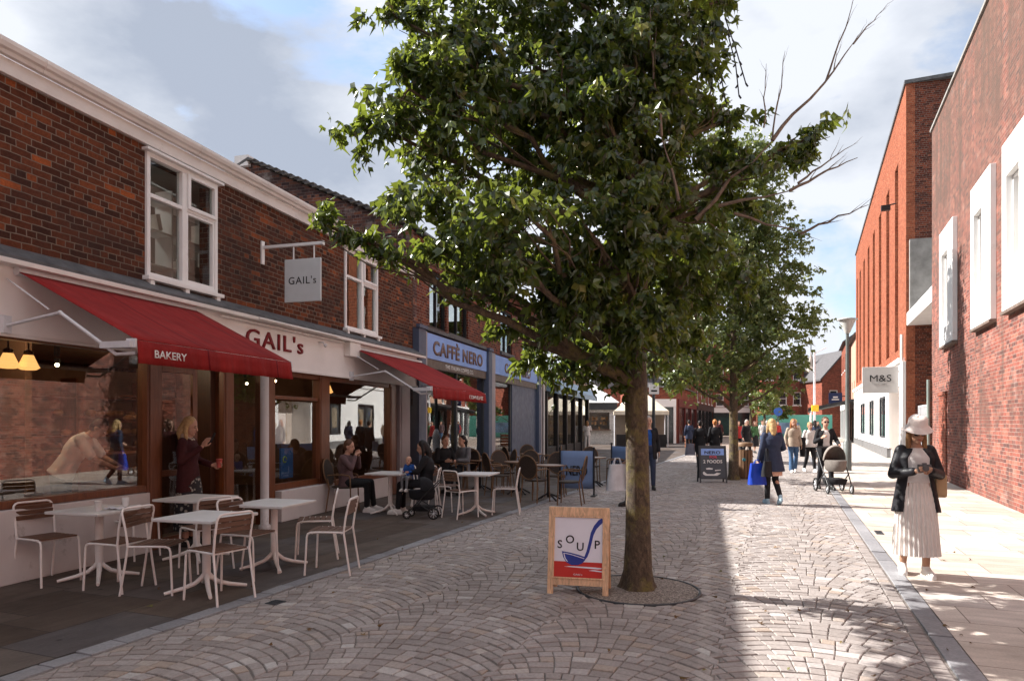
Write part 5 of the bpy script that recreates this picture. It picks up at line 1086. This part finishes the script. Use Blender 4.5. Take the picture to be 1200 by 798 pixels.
    for a, b, c, e in (('lh', 'lk', 'la', 'lt'), ('rh', 'rk', 'ra', 'rt')):
        limb(m, [P[a], P[b], P[c]], [.078, .052, .036]); q_ = P[b].lerp(P[c], .3); m.sphere(q_-Vector((0, .012, 0)), (.048, .050, .09), 10, 8); limb(m, [P[c]-Vector((0, .0, .03)), P[e]], [.034, .026])
    m.soft('body', skin, t, vox*.62 if vox < .012 else vox*.8, 2)
    # --- clothes
    if top:
        m = MB(); st = stat(.022*bulk if not opened else .026)
        a = (P['chest']-P['pel']).normalized(); L_ = (P['pel'].z-hem)
        if hem < P['pel'].z: st = [(P['pel']-a*L_, a, (.185+.02)*bulk*tflare, (.13+.022)*bulk*tflare)] + [(p, d, rx, ry) for p, d, rx, ry in st[1:]]
        else: st = st[2:]
        if not opened: m.loft(torso(st))
        else:
            g = opened; rings = []
            for i, (p, d, rx, ry) in enumerate(st[:-1]):
                f = d.cross(X).normalized(); gg = g*(1.25-.25*min(1, i/4)) if i < len(st)-3 else g*.7
                rings.append([p+X*(rx*math.cos(q_))+f*(ry*math.sin(q_)) for q_ in [math.pi/2+gg+(2*math.pi-2*gg)*j/30 for j in range(31)]])
            def thick(r, e): 
                c = sum(r, Vector())/len(r); return [v+(c-v).normalized()*e for v in r]
            cl = [r+thick(r, .022)[::-1] for r in rings]; m.loft(cl)
        for s, a_, b, c in ((-1, 'ls', 'le', 'lw'), (1, 'rs', 're', 'rw')):
            e = P[b].lerp(P[c], .88) if sleeve >= 1 else (P[a_].lerp(P[b], sleeve*1.2))
            if sleeve >= 1: limb(m, [P[a_]-Vector((s*.012, 0, .002)), P[b], e], [.061*bulk, .050*bulk, .042*bulk])
            else: limb(m, [P[a_], e], [.064, .058])
        m.soft('jacket' if sleeve >= 1 else 'shirt', top, t, min(vox, .012), 5)
    if inner:
        m = MB(); m.loft(torso(stat(.012)[2:-1])); m.soft('top', inner, t, min(vox, .012), 4)
    if bottom == 'trousers' and bot:
        m = MB(); m.loft(torso(stat(.012)[:3]))
        for a, b, c in (('lh', 'lk', 'la'), ('rh', 'rk', 'ra')): limb(m, [P[a], P[b], P[c]+(P[b]-P[c])*.06], [.094, .066, .050+bootcut]); 
        m.soft('trousers', bot, t, min(vox, .014), 4)
    elif bottom == 'skirt' and bot:
        m = MB(); rings = []; N_ = 120 if pleats else 40; z1 = P['pel'].z+.10; cy = P['pel'].y
        for i in range(15):
            f = i/14; z_ = z1+(bhem-z1)*f; rx = .150+.03*min(1, f*4)+(flare-.18)*f; ry = .112+.02*min(1, f*4)+(flare-.15)*f
            rings.append([Vector((P['pel'].x+(rx+(.009*f+.003)*(1 if (j//2) % 2 else -1)*(1 if pleats else 0)+.012*f*math.sin(3*2*math.pi*j/N_+1))*math.cos(2*math.pi*j/N_), cy+.02*f+(ry+(.009*f+.003)*(1 if (j//2) % 2 else -1)*(1 if pleats else 0))*math.sin(2*math.pi*j/N_), z_)) for j in range(N_)])
        m.loft(rings, True, not pleats); m.build('skirt', bot, t)
    if shoes:
        m = MB()
        for c, e in (('la', 'lt'), ('ra', 'rt')):
            hl = P[c]+Vector((0, -.03, -.045)); to = P[e]+Vector((0, 0, .008)); md = hl.lerp(to, .5)+Vector((0, 0, .016)); limb(m, [hl, md, to], [.041, .043, .036]); limb(m, [P[c]+Vector((0, -.005, .012)), md], [.044, .04])
            d = (to-hl).normalized(); m.tube([hl-d*.045+Vector((0, 0, -.022)), hl.lerp(to, .5)+Vector((0, 0, -.03)), to+d*.042+Vector((0, 0, -.022))], [.032, .046, .030], 10)
        m.soft('shoes', shoes, t, min(vox, .010), 2)
    # --- hair
    if hairm:
        m = MB(); m.sphere(hp(0, -.022, .045), Vector((.083, .092, .094))*hs, 14, 10, HM)
        m.sphere(hp(0, -.05, .0), Vector((.078, .066, .09))*hs, 12, 9, HM)
        if hair in ('long', 'mid'):
            l = .34 if hair == 'long' else .17
            for s in (-1, 1): limb(m, [hp(s*.066, -.02, .02), hp(s*.078, -.01, -.08), H+HM @ Vector((s*.088, -.0, -.06))+Vector((0, .0, -l*.75))], [.030, .030, .018])
            limb(m, [hp(0, -.07, 0), hp(0, -.09, -.10), H+HM @ Vector((0, -.09, 0))+Vector((0, -.03, -l))], [.065, .07, .045])
        if hair == 'pony': limb(m, [hp(0, -.10, .04), hp(0, -.14, -.02), hp(0, -.13, -.2)], [.035, .035, .018])
        if hair == 'bun': m.sphere(hp(0, -.11, .06), .04*hs, 10, 8)
        m.soft('hair', hairm, t, min(vox, .011), 2)
    if detail:
        m = MB(); 
        for s in (-1, 1): m.sphere(hp(s*.030, .077, .004), Vector((.013, .008, .006))*hs, 8, 6, HM); m.tube([hp(s*.014, .086, .024), hp(s*.044, .074, .026)], .0035, 5)
        m.build('eyes', plain('eye_dark', (.03, .02, .015), .3, .1), t)
        m = MB(); m.sphere(hp(0, .082, -.064), Vector((.021, .008, .007))*hs, 8, 6, HM); m.build('lips', plain('lip_pink', (.35, .10, .08), .5, .05), t)
    t['_k'] = k_; del t['_k']
    return t, P, hp, HM
H_blond = ctm('blond_hair', (.45, .30, .14), .3, 30, .5); H_brown = ctm('brown_hair', (.10, .05, .03), .3, 30, .5); H_black = ctm('black_hair', (.015, .012, .012), .3, 30, .45); H_ginger = ctm('ginger_hair', (.42, .16, .05), .3, 30, .5); H_gold = ctm('golden_brown_hair', (.26, .14, .06), .35, 30, .5); H_grey = ctm('grey_hair', (.4, .38, .36), .2, 30, .6)
C_black = ctm('black_cloth', (.016, .016, .019)); C_navy = ctm('navy_cloth', (.030, .040, .075)); C_white = ctm('white_cloth', (.68, .66, .64), .06); C_beige = ctm('beige_cloth', (.42, .34, .27)); C_jean = ctm('blue_denim', (.06, .12, .23), .25); C_mauve = ctm('mauve_cloth', (.12, .075, .08)); C_grey = ctm('grey_cloth', (.16, .165, .18)); C_maroon = ctm('dark_maroon_cloth', (.055, .014, .016)); C_peach = ctm('peach_cloth', (.55, .34, .26)); C_green = ctm('green_cloth', (.05, .12, .05)); C_blue = ctm('blue_cloth', (.02, .08, .30)); C_red = ctm('red_cloth', (.35, .03, .03)); C_olive = ctm('olive_cloth', (.10, .09, .05))
S_white = plain('white_trainers', (.72, .70, .68), .5, .05); S_black = plain('black_shoes', (.02, .02, .02), .4, .1)
C_leather = plain('black_leather', (.014, .014, .018), .55, .2, 30, bump=.3, bscale=40)
C_pleat = ctm('cream_pleats', (.74, .69, .65), .05)
qd = NT('floral_skirt'); vv = qd.n('ShaderNodeTexVoronoi', {'Vector': qd.obj(), 'Scale': 16, 'Randomness': 1.0}); qd.col(qd.ramp(vv.outputs['Distance'], [(.0, (.42, .39, .34)), (.28, (.3, .28, .24)), (.36, (.02, .02, .024)), (1, (.015, .015, .02))])); qd.rough(.8); C_floral = qd.m

# the woman in the sun hat
g = gp(1073, 674); t, P, hp, HM = person('woman in pale bucket hat, black jacket and cream pleated dress looking at a camera', (g.x, g.y), (-.22, -1), 1.62, dict(ls=(-.152, -.01, 1.375), rs=(.152, -.01, 1.375), le=(-.235, .02, 1.11), re=(.235, .02, 1.11), lw=(-.06, .235, 1.17), rw=(.075, .235, 1.16), la=(-.085, .05, .085), lt=(-.10, .19, .035), lk=(-.09, .06, .5), ra=(.09, -.13, .095), rt=(.115, .01, .035), rk=(.09, .0, .5), head=(0, .05, 1.575)), top=C_leather, hem=.70, tflare=1.12, opened=.62, inner=C_white, bottom='skirt', bot=C_pleat, bhem=.24, flare=.225, pleats=1, shoes=S_white, hair='long', hairm=H_gold, skin=SK2, pitch=R(16), vox=.009, bulk=1.08, hand_dir={'lw': (.62, .6, .25), 'rw': (-.62, .6, .25)})
m = MB()
def hat(r, z): return [hp(0, -.01, 0)+HM @ Vector((r*math.cos(a), r*1.08*math.sin(a), z+.006*math.sin(3*a))) for a in [2*math.pi*i/32 for i in range(32)]]
m.loft([hat(.155, .022), hat(.150, .030), hat(.102, .075), hat(.098, .085), hat(.092, .150), hat(.075, .172), hat(.03, .180), hat(.004, .181)], True); m.loft([hat(.153, .020), hat(.098, .066), hat(.09, .14)], False); m.build('bucket_hat', ctm('cream_hat_cloth', (.72, .63, .59), .07), t)
m = MB()
for s in (-1, 1): m.sphere(hp(s*.032, .083, .002), (.029, .010, .024), 12, 8, HM)
m.tube([hp(-.01, .092, .008), hp(.01, .092, .008)], .004, 6)
for s in (-1, 1): m.tube([hp(s*.058, .078, .006), hp(s*.078, -.01, .006)], .004, 6)
m.build('sunglasses', plain('dark_lens', (.015, .012, .012), .15, .1), t)
m = MB(); m.lathe([(.028, 0), (.030, .018), (.024, .02)], (0, 0, 0), 12); m = MB(); m.box((-.06, -.02, -.04), (.06, .02, .04)); m.tube([(0, .02, 0), (0, .05, 0)], .03, 14); m.tube([(0, .05, 0), (0, .056, 0)], .022, 12); m.box((-.02, -.015, .04), (.02, .015, .055))
cm = m.build('compact_camera', plain('grey_camera', (.10, .10, .105), .35, .2), bevel=.004); e = t.matrix_basis @ Vector((.01, .285, 1.195)); cm.location = e; cm.rotation_euler = (0, 0, head(-.22, -1)); tag(cm, 'small dark camera held by the woman in the bucket hat', 'camera')
r = thing('shoulder_bag', 'tan leather bag at the side of the woman in the bucket hat', 'bag', t.matrix_basis @ Vector((-.25, -.10, .86)), head(-.22, -1)); m = MB(); m.box((-.06, -.11, 0), (.05, .11, .24)); m.build('pouch', plain('tan_leather', (.45, .30, .17), .5, .1), r, bevel=.02); m = MB(); m.tube([(0, -.10, .24), (.03, -.06, .5), (.05, .06, .5), (0, .10, .24)], .008, 6); m.build('strap', plain('tan_strap', (.35, .23, .13), .5, .1), r)

# the baker, and the woman in the doorway
e = FL.w(-1.05, 8.72); person('baker in a white t-shirt bending over the counter behind the bakery window', (e.x, e.y), (.95, .25), 1.75, dict(pel=(0, -.10, .96), chest=(0, .06, 1.24), neck=(0, .18, 1.41), head=(0, .30, 1.48), ls=(-.165, .14, 1.36), rs=(.165, .14, 1.36), le=(-.2, .28, 1.13), re=(.2, .28, 1.13), lw=(-.13, .50, 1.0), rw=(.13, .50, 1.0), lh=(-.085, -.12, .9), rh=(.085, -.12, .9), lk=(-.095, -.1, .5), rk=(.095, -.1, .5), la=(-.095, -.12, .085), ra=(.095, -.12, .085), lt=(-.1, .02, .035), rt=(.1, .02, .035)), top=C_white, hem=.9, bot=C_black, shoes=S_black, hair='short', hairm=H_black, pitch=R(45), sleeve=.75)
e = FL.w(.22, 9.30); t, P, hp, HM = person('woman in maroon coat and floral skirt standing in the bakery doorway with a phone', (e.x, e.y), (.97, .05), 1.66, dict(le=(-.23, .02, 1.13), re=(.23, .0, 1.13), lw=(-.14, .26, 1.06), rw=(.10, .22, 1.32), lk=(-.09, .02, .5), la=(-.09, .0, .085), lt=(-.1, .14, .035), rk=(.09, .02, .5), ra=(.09, .0, .085), rt=(.1, .14, .035)), top=C_maroon, hem=.72, bottom='skirt', bot=C_floral, bhem=.22, flare=.22, shoes=S_black, hair='mid', hairm=H_blond, pitch=R(14), vox=.010, hand_dir={'lw': (.1, 1, .1), 'rw': (-.2, .6, .9)})
m = MB(); m.tube([hp(-.08, -.03, -.14), hp(-.03, .07, -.17), hp(.03, .07, -.17), hp(.08, -.03, -.14), hp(0, -.09, -.11), hp(-.08, -.03, -.14)], .026, 8); m.build('scarf', C_beige, t)
m = MB(); m.lathe([(.028, 0), (.038, .10), (.040, .102), (.040, .112), (.036, .116), (0, .118)], (0, 0, 0), 14); m.lathe([(.031, .025), (.037, .075)], (0, 0, 0), 14); cu = m.build('paper_cup', plain('red_sleeved_cup', (.55, .12, .10), .5, .4, 14)); cu.location = t.matrix_basis @ Vector((-.12, .36, 1.03)); tag(cu, 'red and white takeaway cup held by the woman in the doorway', 'cup')
m = MB(); m.box((-.035, -.004, 0), (.035, .004, .14)); ph_ = m.build('phone', M_black, bevel=.003); ph_.location = t.matrix_basis @ Vector((.06, .31, 1.37)); ph_.rotation_euler = (R(-25), 0, head(.97, .05)); tag(ph_, 'black phone held up by the woman in the doorway', 'phone')

# seated customers
dup(rc0, (-3.02, 12.30, 0), head(1, -.12), 'rattan armchair carrying the woman in the mauve jacket', GR)
person('woman in a mauve jacket seated at the white table, hands at her chin', (-2.98, 12.30), (1, -.12), 1.68, dict(le=(-.2, .16, .80), re=(.2, .16, .80), lw=(-.06, .20, 1.02), rw=(.06, .19, 1.02), lk=(-.1, .42, .53)), SIT, top=C_mauve, hem=.46, bot=C_black, shoes=S_white, hair='short', hairm=H_brown, pitch=R(8))
dup(ch0, (-1.52, 12.02, 0), head(-1, .0), 'white chair carrying the woman in black with the baby', GC)
person('woman with long black hair and dark coat seated at the white table with baby', (-1.52, 12.02), (-1, 0), 1.68, dict(le=(-.21, .12, .75), re=(.21, .12, .75), lw=(-.06, .30, .74), rw=(.08, .30, .74), head=(0, .06, 1.17)), SIT, top=C_black, hem=.44, bot=C_black, shoes=S_white, hair='long', hairm=H_black, pitch=R(14))
person('baby in a blue top on the lap of the woman in black', (-1.80, 11.94), (-.3, -1), .74, None, SIT, top=C_blue, hem=.46, bot=C_grey, shoes=S_white, hair='short', hairm=None, z=.42, scale_head=1.5)
person('person in dark clothes seated under the coffee shop sign, facing the street', (-1.52, 15.35), (.5, -.8), 1.7, dict(le=(-.22, .1, .75)), SIT, top=C_black, hem=.46, bot=C_black, shoes=S_black, hair='short', hairm=H_brown)
person('person in a grey jumper seated beside the dark figure at the coffee shop', (-1.12, 15.75), (-.6, -.6), 1.7, None, SIT, top=C_grey, hem=.46, bot=C_black, shoes=S_black, hair='pony', hairm=H_black)
dup(rc0, (-1.52, 15.35, 0), head(.5, -.8), 'rattan armchair carrying the dark clothed customer', GR); dup(rc0, (-1.12, 15.75, 0), head(-.6, -.6), 'rattan armchair carrying the customer in grey', GR)

# walkers
g = Vector((3.28, 16.4, 0)); person('man in a dark coat over a blue shirt walking past behind the big trunk', (g.x, g.y), (-.1, -1), 1.74, None, top=C_black, hem=.7, opened=.4, inner=C_blue, bot=C_navy, shoes=S_black, hair='short', hairm=H_grey)
g = Vector((2.34, 13.2, 0)); person('person in dark clothes almost wholly hidden by the big trunk', (g.x, g.y), (-1, -.2), 1.66, None, top=C_maroon, hem=.75, bot=C_black, shoes=S_black, hair='mid', hairm=H_brown)
def bag(label, loc, w, h, d, mat, strap, rz=0, hang=.25, nm='shopping_bag'):
    r = thing(nm, label, 'bag', loc, rz); m = MB()
    m.loft([[(sx*w/2*(1-.25*f), sy*d/2*(1-.5*f)+.01*math.sin(5*f), h*f) for sx, sy in ((-1, -1), (-.3, -1.15), (.3, -1.1), (1, -1), (1, 1), (0, 1.1), (-1, 1))] for f in (0, .08, .35, .65, 1)], True, True); m.build('pouch', mat, r)
    m = MB()
    for s in (-1, 1): m.tube([(-w*.2, s*d*.2, h-.01), (-w*.1, s*d*.1, h+hang), (w*.1, s*d*.1, h+hang), (w*.2, s*d*.2, h-.01)], .008, 6)
    m.build('handles', strap, r)
bag('large white carrier bag showing left of the big mossy trunk', (2.02, 13.1, .30), .42, .5, .14, plain('white_carrier', (.58, .60, .64), .5, .12, 6), M_alu, R(20), .12)
g = Vector((4.27, 38.8, 0)); person('woman in white top and white trousers standing at the tiled kiosk', (g.x, g.y), (.1, 1), 1.68, dict(la=(-.09, .02, .085), lk=(-.09, .02, .5), lt=(-.1, .16, .035), ra=(.09, 0, .085), rt=(.1, .14, .035), lw=(-.12, .25, 1.1), rw=(.12, .25, 1.1), le=(-.22, .02, 1.12), re=(.22, .02, 1.12)), top=C_white, hem=.9, bot=C_white, shoes=S_white, hair='mid', hairm=H_gold, sleeve=.7, detail=False, vox=.02)
for i, (x, y, fc, h, lb, kw) in enumerate([
    (6.78, 24.6, (.15, 1), 1.66, 'person in black walking away, left of a close pair', dict(top=C_black, hem=.55, bot=C_black, shoes=S_black, hair='short', hairm=H_black)),
    (7.34, 24.7, (.1, 1), 1.70, 'auburn haired person in black walking away, right of a close pair', dict(top=C_black, hem=.6, bot=C_black, shoes=S_black, hair='bun', hairm=H_ginger)),
    (9.06, 22.0, (-.1, -1), 1.70, 'ginger woman in beige jacket and flared blue jeans walking toward the camera', dict(top=C_beige, hem=.82, bot=C_jean, shoes=S_white, hair='mid', hairm=H_ginger, bootcut=.035)),
    (9.68, 22.2, (.05, -1), 1.60, 'blond woman in a white jumper and black trousers carrying a dark coat', dict(top=C_white, hem=.85, bot=C_black, shoes=S_white, hair='short', hairm=H_blond)),
    (12.8, 36.0, (.2, -1), 1.66, 'person in a green jumper and dark skirt walking in the far crowd', dict(top=C_green, hem=.85, bottom='skirt', bot=C_black, bhem=.35, shoes=S_black, hair='mid', hairm=H_brown)),
    (12.6, 38.5, (.1, 1), 1.72, 'dark clothed walker just left of the green jumper', dict(top=C_black, hem=.7, bot=C_black, shoes=S_black, hair='short', hairm=H_black)),
    (14.2, 38.0, (.1, 1), 1.70, 'walker in a grey top just right of the green jumper', dict(top=C_grey, hem=.8, bot=C_navy, shoes=S_white, hair='short', hairm=H_grey)),
    (13.9, 33.5, (.2, 1), 1.74, 'fair haired walker in beige behind the navy parka', dict(top=C_beige, hem=.8, bot=C_navy, shoes=S_white, hair='short', hairm=H_blond)),
    (17.2, 45.0, (.1, -1), 1.75, 'man in a navy jacket far off below the round blue sign', dict(top=C_navy, hem=.75, bot=C_black, shoes=S_black, hair='short', hairm=H_brown)),
    (18.1, 46.5, (0, -1), 1.66, 'person in red far down the street', dict(top=C_red, hem=.8, bot=C_black, shoes=S_black, hair='mid', hairm=H_brown)),
    (16.4, 48.0, (.2, 1), 1.70, 'distant walker in olive under the dark trees', dict(top=C_olive, hem=.7, bot=C_black, shoes=S_black, hair='short', hairm=H_black)),
    (11.6, 35.0, (.1, -1), 1.68, 'walker in a red top near the second tree, half behind its trunk', dict(top=C_red, hem=.8, bot=C_black, shoes=S_black, hair='short', hairm=H_black)),
    (13.3, 30.0, (.1, 1), 1.68, 'dark clothed walker between the bin and the navy parka', dict(top=C_navy, hem=.75, bot=C_black, shoes=S_black, hair='mid', hairm=H_black)),
    (11.0, 32.0, (.3, -1), 1.72, 'walker in a black coat just right of the second tree trunk', dict(top=C_black, hem=.6, bot=C_black, shoes=S_black, hair='short', hairm=H_grey)),
    (15.4, 42.0, (.1, -1), 1.70, 'far walker in white left of the ginger woman', dict(top=C_white, hem=.8, bot=C_jean, shoes=S_white, hair='short', hairm=H_brown)),
    (19.2, 43.0, (.1, -1), 1.66, 'far walker in black between the ginger and the blond woman', dict(top=C_black, hem=.7, bot=C_black, shoes=S_black, hair='mid', hairm=H_black)),
    (15.2, 50.0, (0, -1), 1.75, 'farthest walker in brown under the dark trees', dict(top=C_maroon, hem=.7, bot=C_black, shoes=S_black, hair='short', hairm=H_brown)),
    (9.6, 37.0, (.1, 1), 1.72, 'dark figure by the crate, left of the second tree', dict(top=C_navy, hem=.7, bot=C_black, shoes=S_black, hair='short', hairm=H_black)),
    (22.4, 50.0, (-.2, -1), 1.68, 'distant person in mauve in front of the teal hoarding', dict(top=C_mauve, hem=.75, bot=C_jean, shoes=S_white, hair='mid', hairm=H_brown))]):
    far = y > 30
    pz = None if i % 2 else dict(lk=(-.095, -.01, .49), rk=(.095, .10, .50), la=(-.095, -.20, .11), ra=(.095, .16, .085), lt=(-.105, -.07, .035), rt=(.105, .30, .035))
    person(lb, (x, y), fc, h, pz, vox=.022 if far else .016, detail=not far and fc[1] < 0, **kw)
bag('grey carrier bag held by the left walker of the black pair', (6.42, 24.6, .42), .36, .42, .12, plain('grey_carrier', (.16, .17, .22), .5, .2, 6), M_black, 0, .1)
m = MB(); m.loft([[(.10*math.cos(a)*(1-.3*f), .12*math.sin(a), -.62*f) for a in [2*math.pi*i/10 for i in range(10)]] for f in (0, .3, .7, 1)]); ct = m.build('folded_coat', C_black); ct.location = (9.38, 22.05, 1.12); tag(ct, 'dark coat hanging over the arm of the blond woman', 'coat')
t, P, hp, HM = person('blond woman in a navy parka and black leggings walking away up the street', (5.12, 13.45), (.0, 1), 1.66, dict(lk=(-.08, .03, .5), la=(-.08, .03, .085), lt=(-.09, .17, .035), rk=(.085, .05, .49), ra=(.085, -.22, .16), rt=(.09, -.12, .04), lw=(-.27, .0, .86), re=(.25, .02, 1.12), rw=(.2, .22, 1.06)), top=C_navy, hem=.66, tflare=1.22, bot=C_black, shoes=plain('pale_blue_shoes', (.35, .5, .6), .5, .1), hair='mid', hairm=H_blond, bulk=1.06, detail=False)
m = MB(); m.loft([[(.205*r*math.cos(a), .15*r*math.sin(a), z_) for a in [2*math.pi*i/24 for i in range(24)]] for z_, r in ((.57, 1.0), (.66, 1.0), (.72, .95))]); m.build('skirt_hem', C_peach, t)
bag('bright blue shopping bag hanging from the hand of the woman in the navy parka', (4.82, 13.42, .38), .34, .42, .12, plain('bright_blue_bag', (.01, .05, .42), .45, .1, 5), plain('bright_blue_strap', (.01, .05, .36), .5, .1), 0, .06)
bag('black handbag on the back of the woman in the navy parka', (4.95, 13.25, .55), .22, .3, .1, C_black, C_black, R(30), .25, 'handbag')

def pram(label, loc, face, hoodm, tubm, sc=1.0):
    t = thing('pram', label, 'pram', loc, head(*face)); t.scale = (sc, sc, sc); fr = plain('pram_frame', (.03, .03, .033), .35, .1)
    for sx, y_, r_ in ((-.26, .38, .11), (.26, .38, .11), (-.30, -.36, .16), (.30, -.36, .16)):
        m = MB(); m.tube([(sx+.022*math.cos(0), y_+(r_-.02)*math.cos(a), r_+(r_-.02)*math.sin(a)) for a in [2*math.pi*i/20 for i in range(21)]], .022, 7)
        w = m.build('wheel', S_black, t); m = MB()
        for a in range(0, 180, 45): c, s = math.cos(R(a))*(r_-.03), math.sin(R(a))*(r_-.03); m.tube([(sx+.022, y_-c, r_-s), (sx+.022, y_+c, r_+s)], .007, 5)
        m.tube([(sx-.01, y_, r_), (sx+.05, y_, r_)], .025, 8); m.build('rim', M_alu, w)
    m = MB()
    for s in (-1, 1): m.tube([(s*.25, .38, .13), (s*.27, .05, .48), (s*.27, -.35, .88), (s*.26, -.48, 1.02)], .014, 8); m.tube([(s*.27, .1, .45), (s*.29, -.36, .17)], .014, 8)
    m.tube([(-.26, -.48, 1.02), (-.24, -.52, 1.04), (.24, -.52, 1.04), (.26, -.48, 1.02)], .018, 8); m.tube([(-.29, -.36, .17), (.29, -.36, .17)], .012, 6); m.build('chassis', fr, t)
    m = MB(); m.loft([[(.22*k*math.cos(a), .02+.36*k*math.sin(a), z) for a in [2*math.pi*i/20 for i in range(20)]] for z, k in ((.50, .75), (.56, .95), (.74, 1.03), (.76, 1.0))]); m.build('carrycot', tubm, t)
    m = MB(); rings = []
    for i in range(9):
        a = math.pi*(.02+.60*i/8); rings.append([(.235*math.cos(b), -.02-.30*math.cos(a)*math.sin(b)-.0, .74+.36*math.sin(a)*math.sin(b)) for b in [math.pi*j/16 for j in range(17)]])
    m.loft(rings, False, True, False); hd = m.build('hood', hoodm, t, fixn=False); so = hd.modifiers.new('thick', 'SOLIDIFY'); so.thickness = .012
    m = MB(); m.loft([[(sx*k, y_*k-.02, z) for sx, y_ in ((-.2, -.28), (.2, -.28), (.2, .26), (-.2, .26))] for z, k in ((.20, .85), (.32, 1.0), (.33, .98))]); m.build('basket', C_black, t)
    return t
pram('pram with a grey beige hood and black chassis pushed down the sunny side', (7.38, 15.6, 0), (-.12, -1), ctm('taupe_hood', (.24, .21, .19)), ctm('taupe_cot', (.17, .15, .135)), .98)
t, P, hp, HM = person('dark haired person in black jacket and sunglasses pushing the pram', (7.5, 16.35), (-.12, -1), 1.72, dict(lw=(-.2, .36, 1.06), rw=(.16, .25, 1.22), le=(-.25, .05, 1.14), re=(.24, .03, 1.12)), top=C_black, hem=.75, opened=.45, inner=C_white, bot=C_black, shoes=S_black, hair='bun', hairm=H_brown, skin=SK1)
m = MB()
for s in (-1, 1): m.sphere(hp(s*.032, .083, .004), (.029, .010, .022), 10, 7, HM)
m.build('sunglasses', S_black, t)
pram('low black pushchair parked beside the woman with the baby', (-1.50, 11.45, 0), (-1, .1), C_black, C_black, .62)

# fallen leaves and scraps on the paving
V = []; F = []; lr2 = random.Random(77)
for i in range(150):
    a = lr2.random()*6.28; d = lr2.random()**.6*5.5; p = Vector((PIT.x+math.cos(a)*d+.6, PIT.y+math.sin(a)*d-.4, .012))
    add_leaf(V, F, p, Vector((lr2.uniform(-1, 1), lr2.uniform(-1, 1), lr2.uniform(-.05, .12))), lr2.uniform(.03, .065), lr2)
for i, v in enumerate(V): v.z = max(.004, min(.022, v.z))
me = bpy.data.meshes.new('fallen_leaves'); me.from_pydata([tuple(v) for v in V], [], F); me.materials.append(stone_mat('dry_leaf', [(0, (.10, .055, .025)), (.6, (.20, .12, .05)), (1, (.12, .13, .04))])); o = bpy.data.objects.new('fallen_leaves', me); COL.objects.link(o); tag(o, 'small dry brown leaves scattered on the setts round the big tree', 'fallen leaves', kind='stuff')
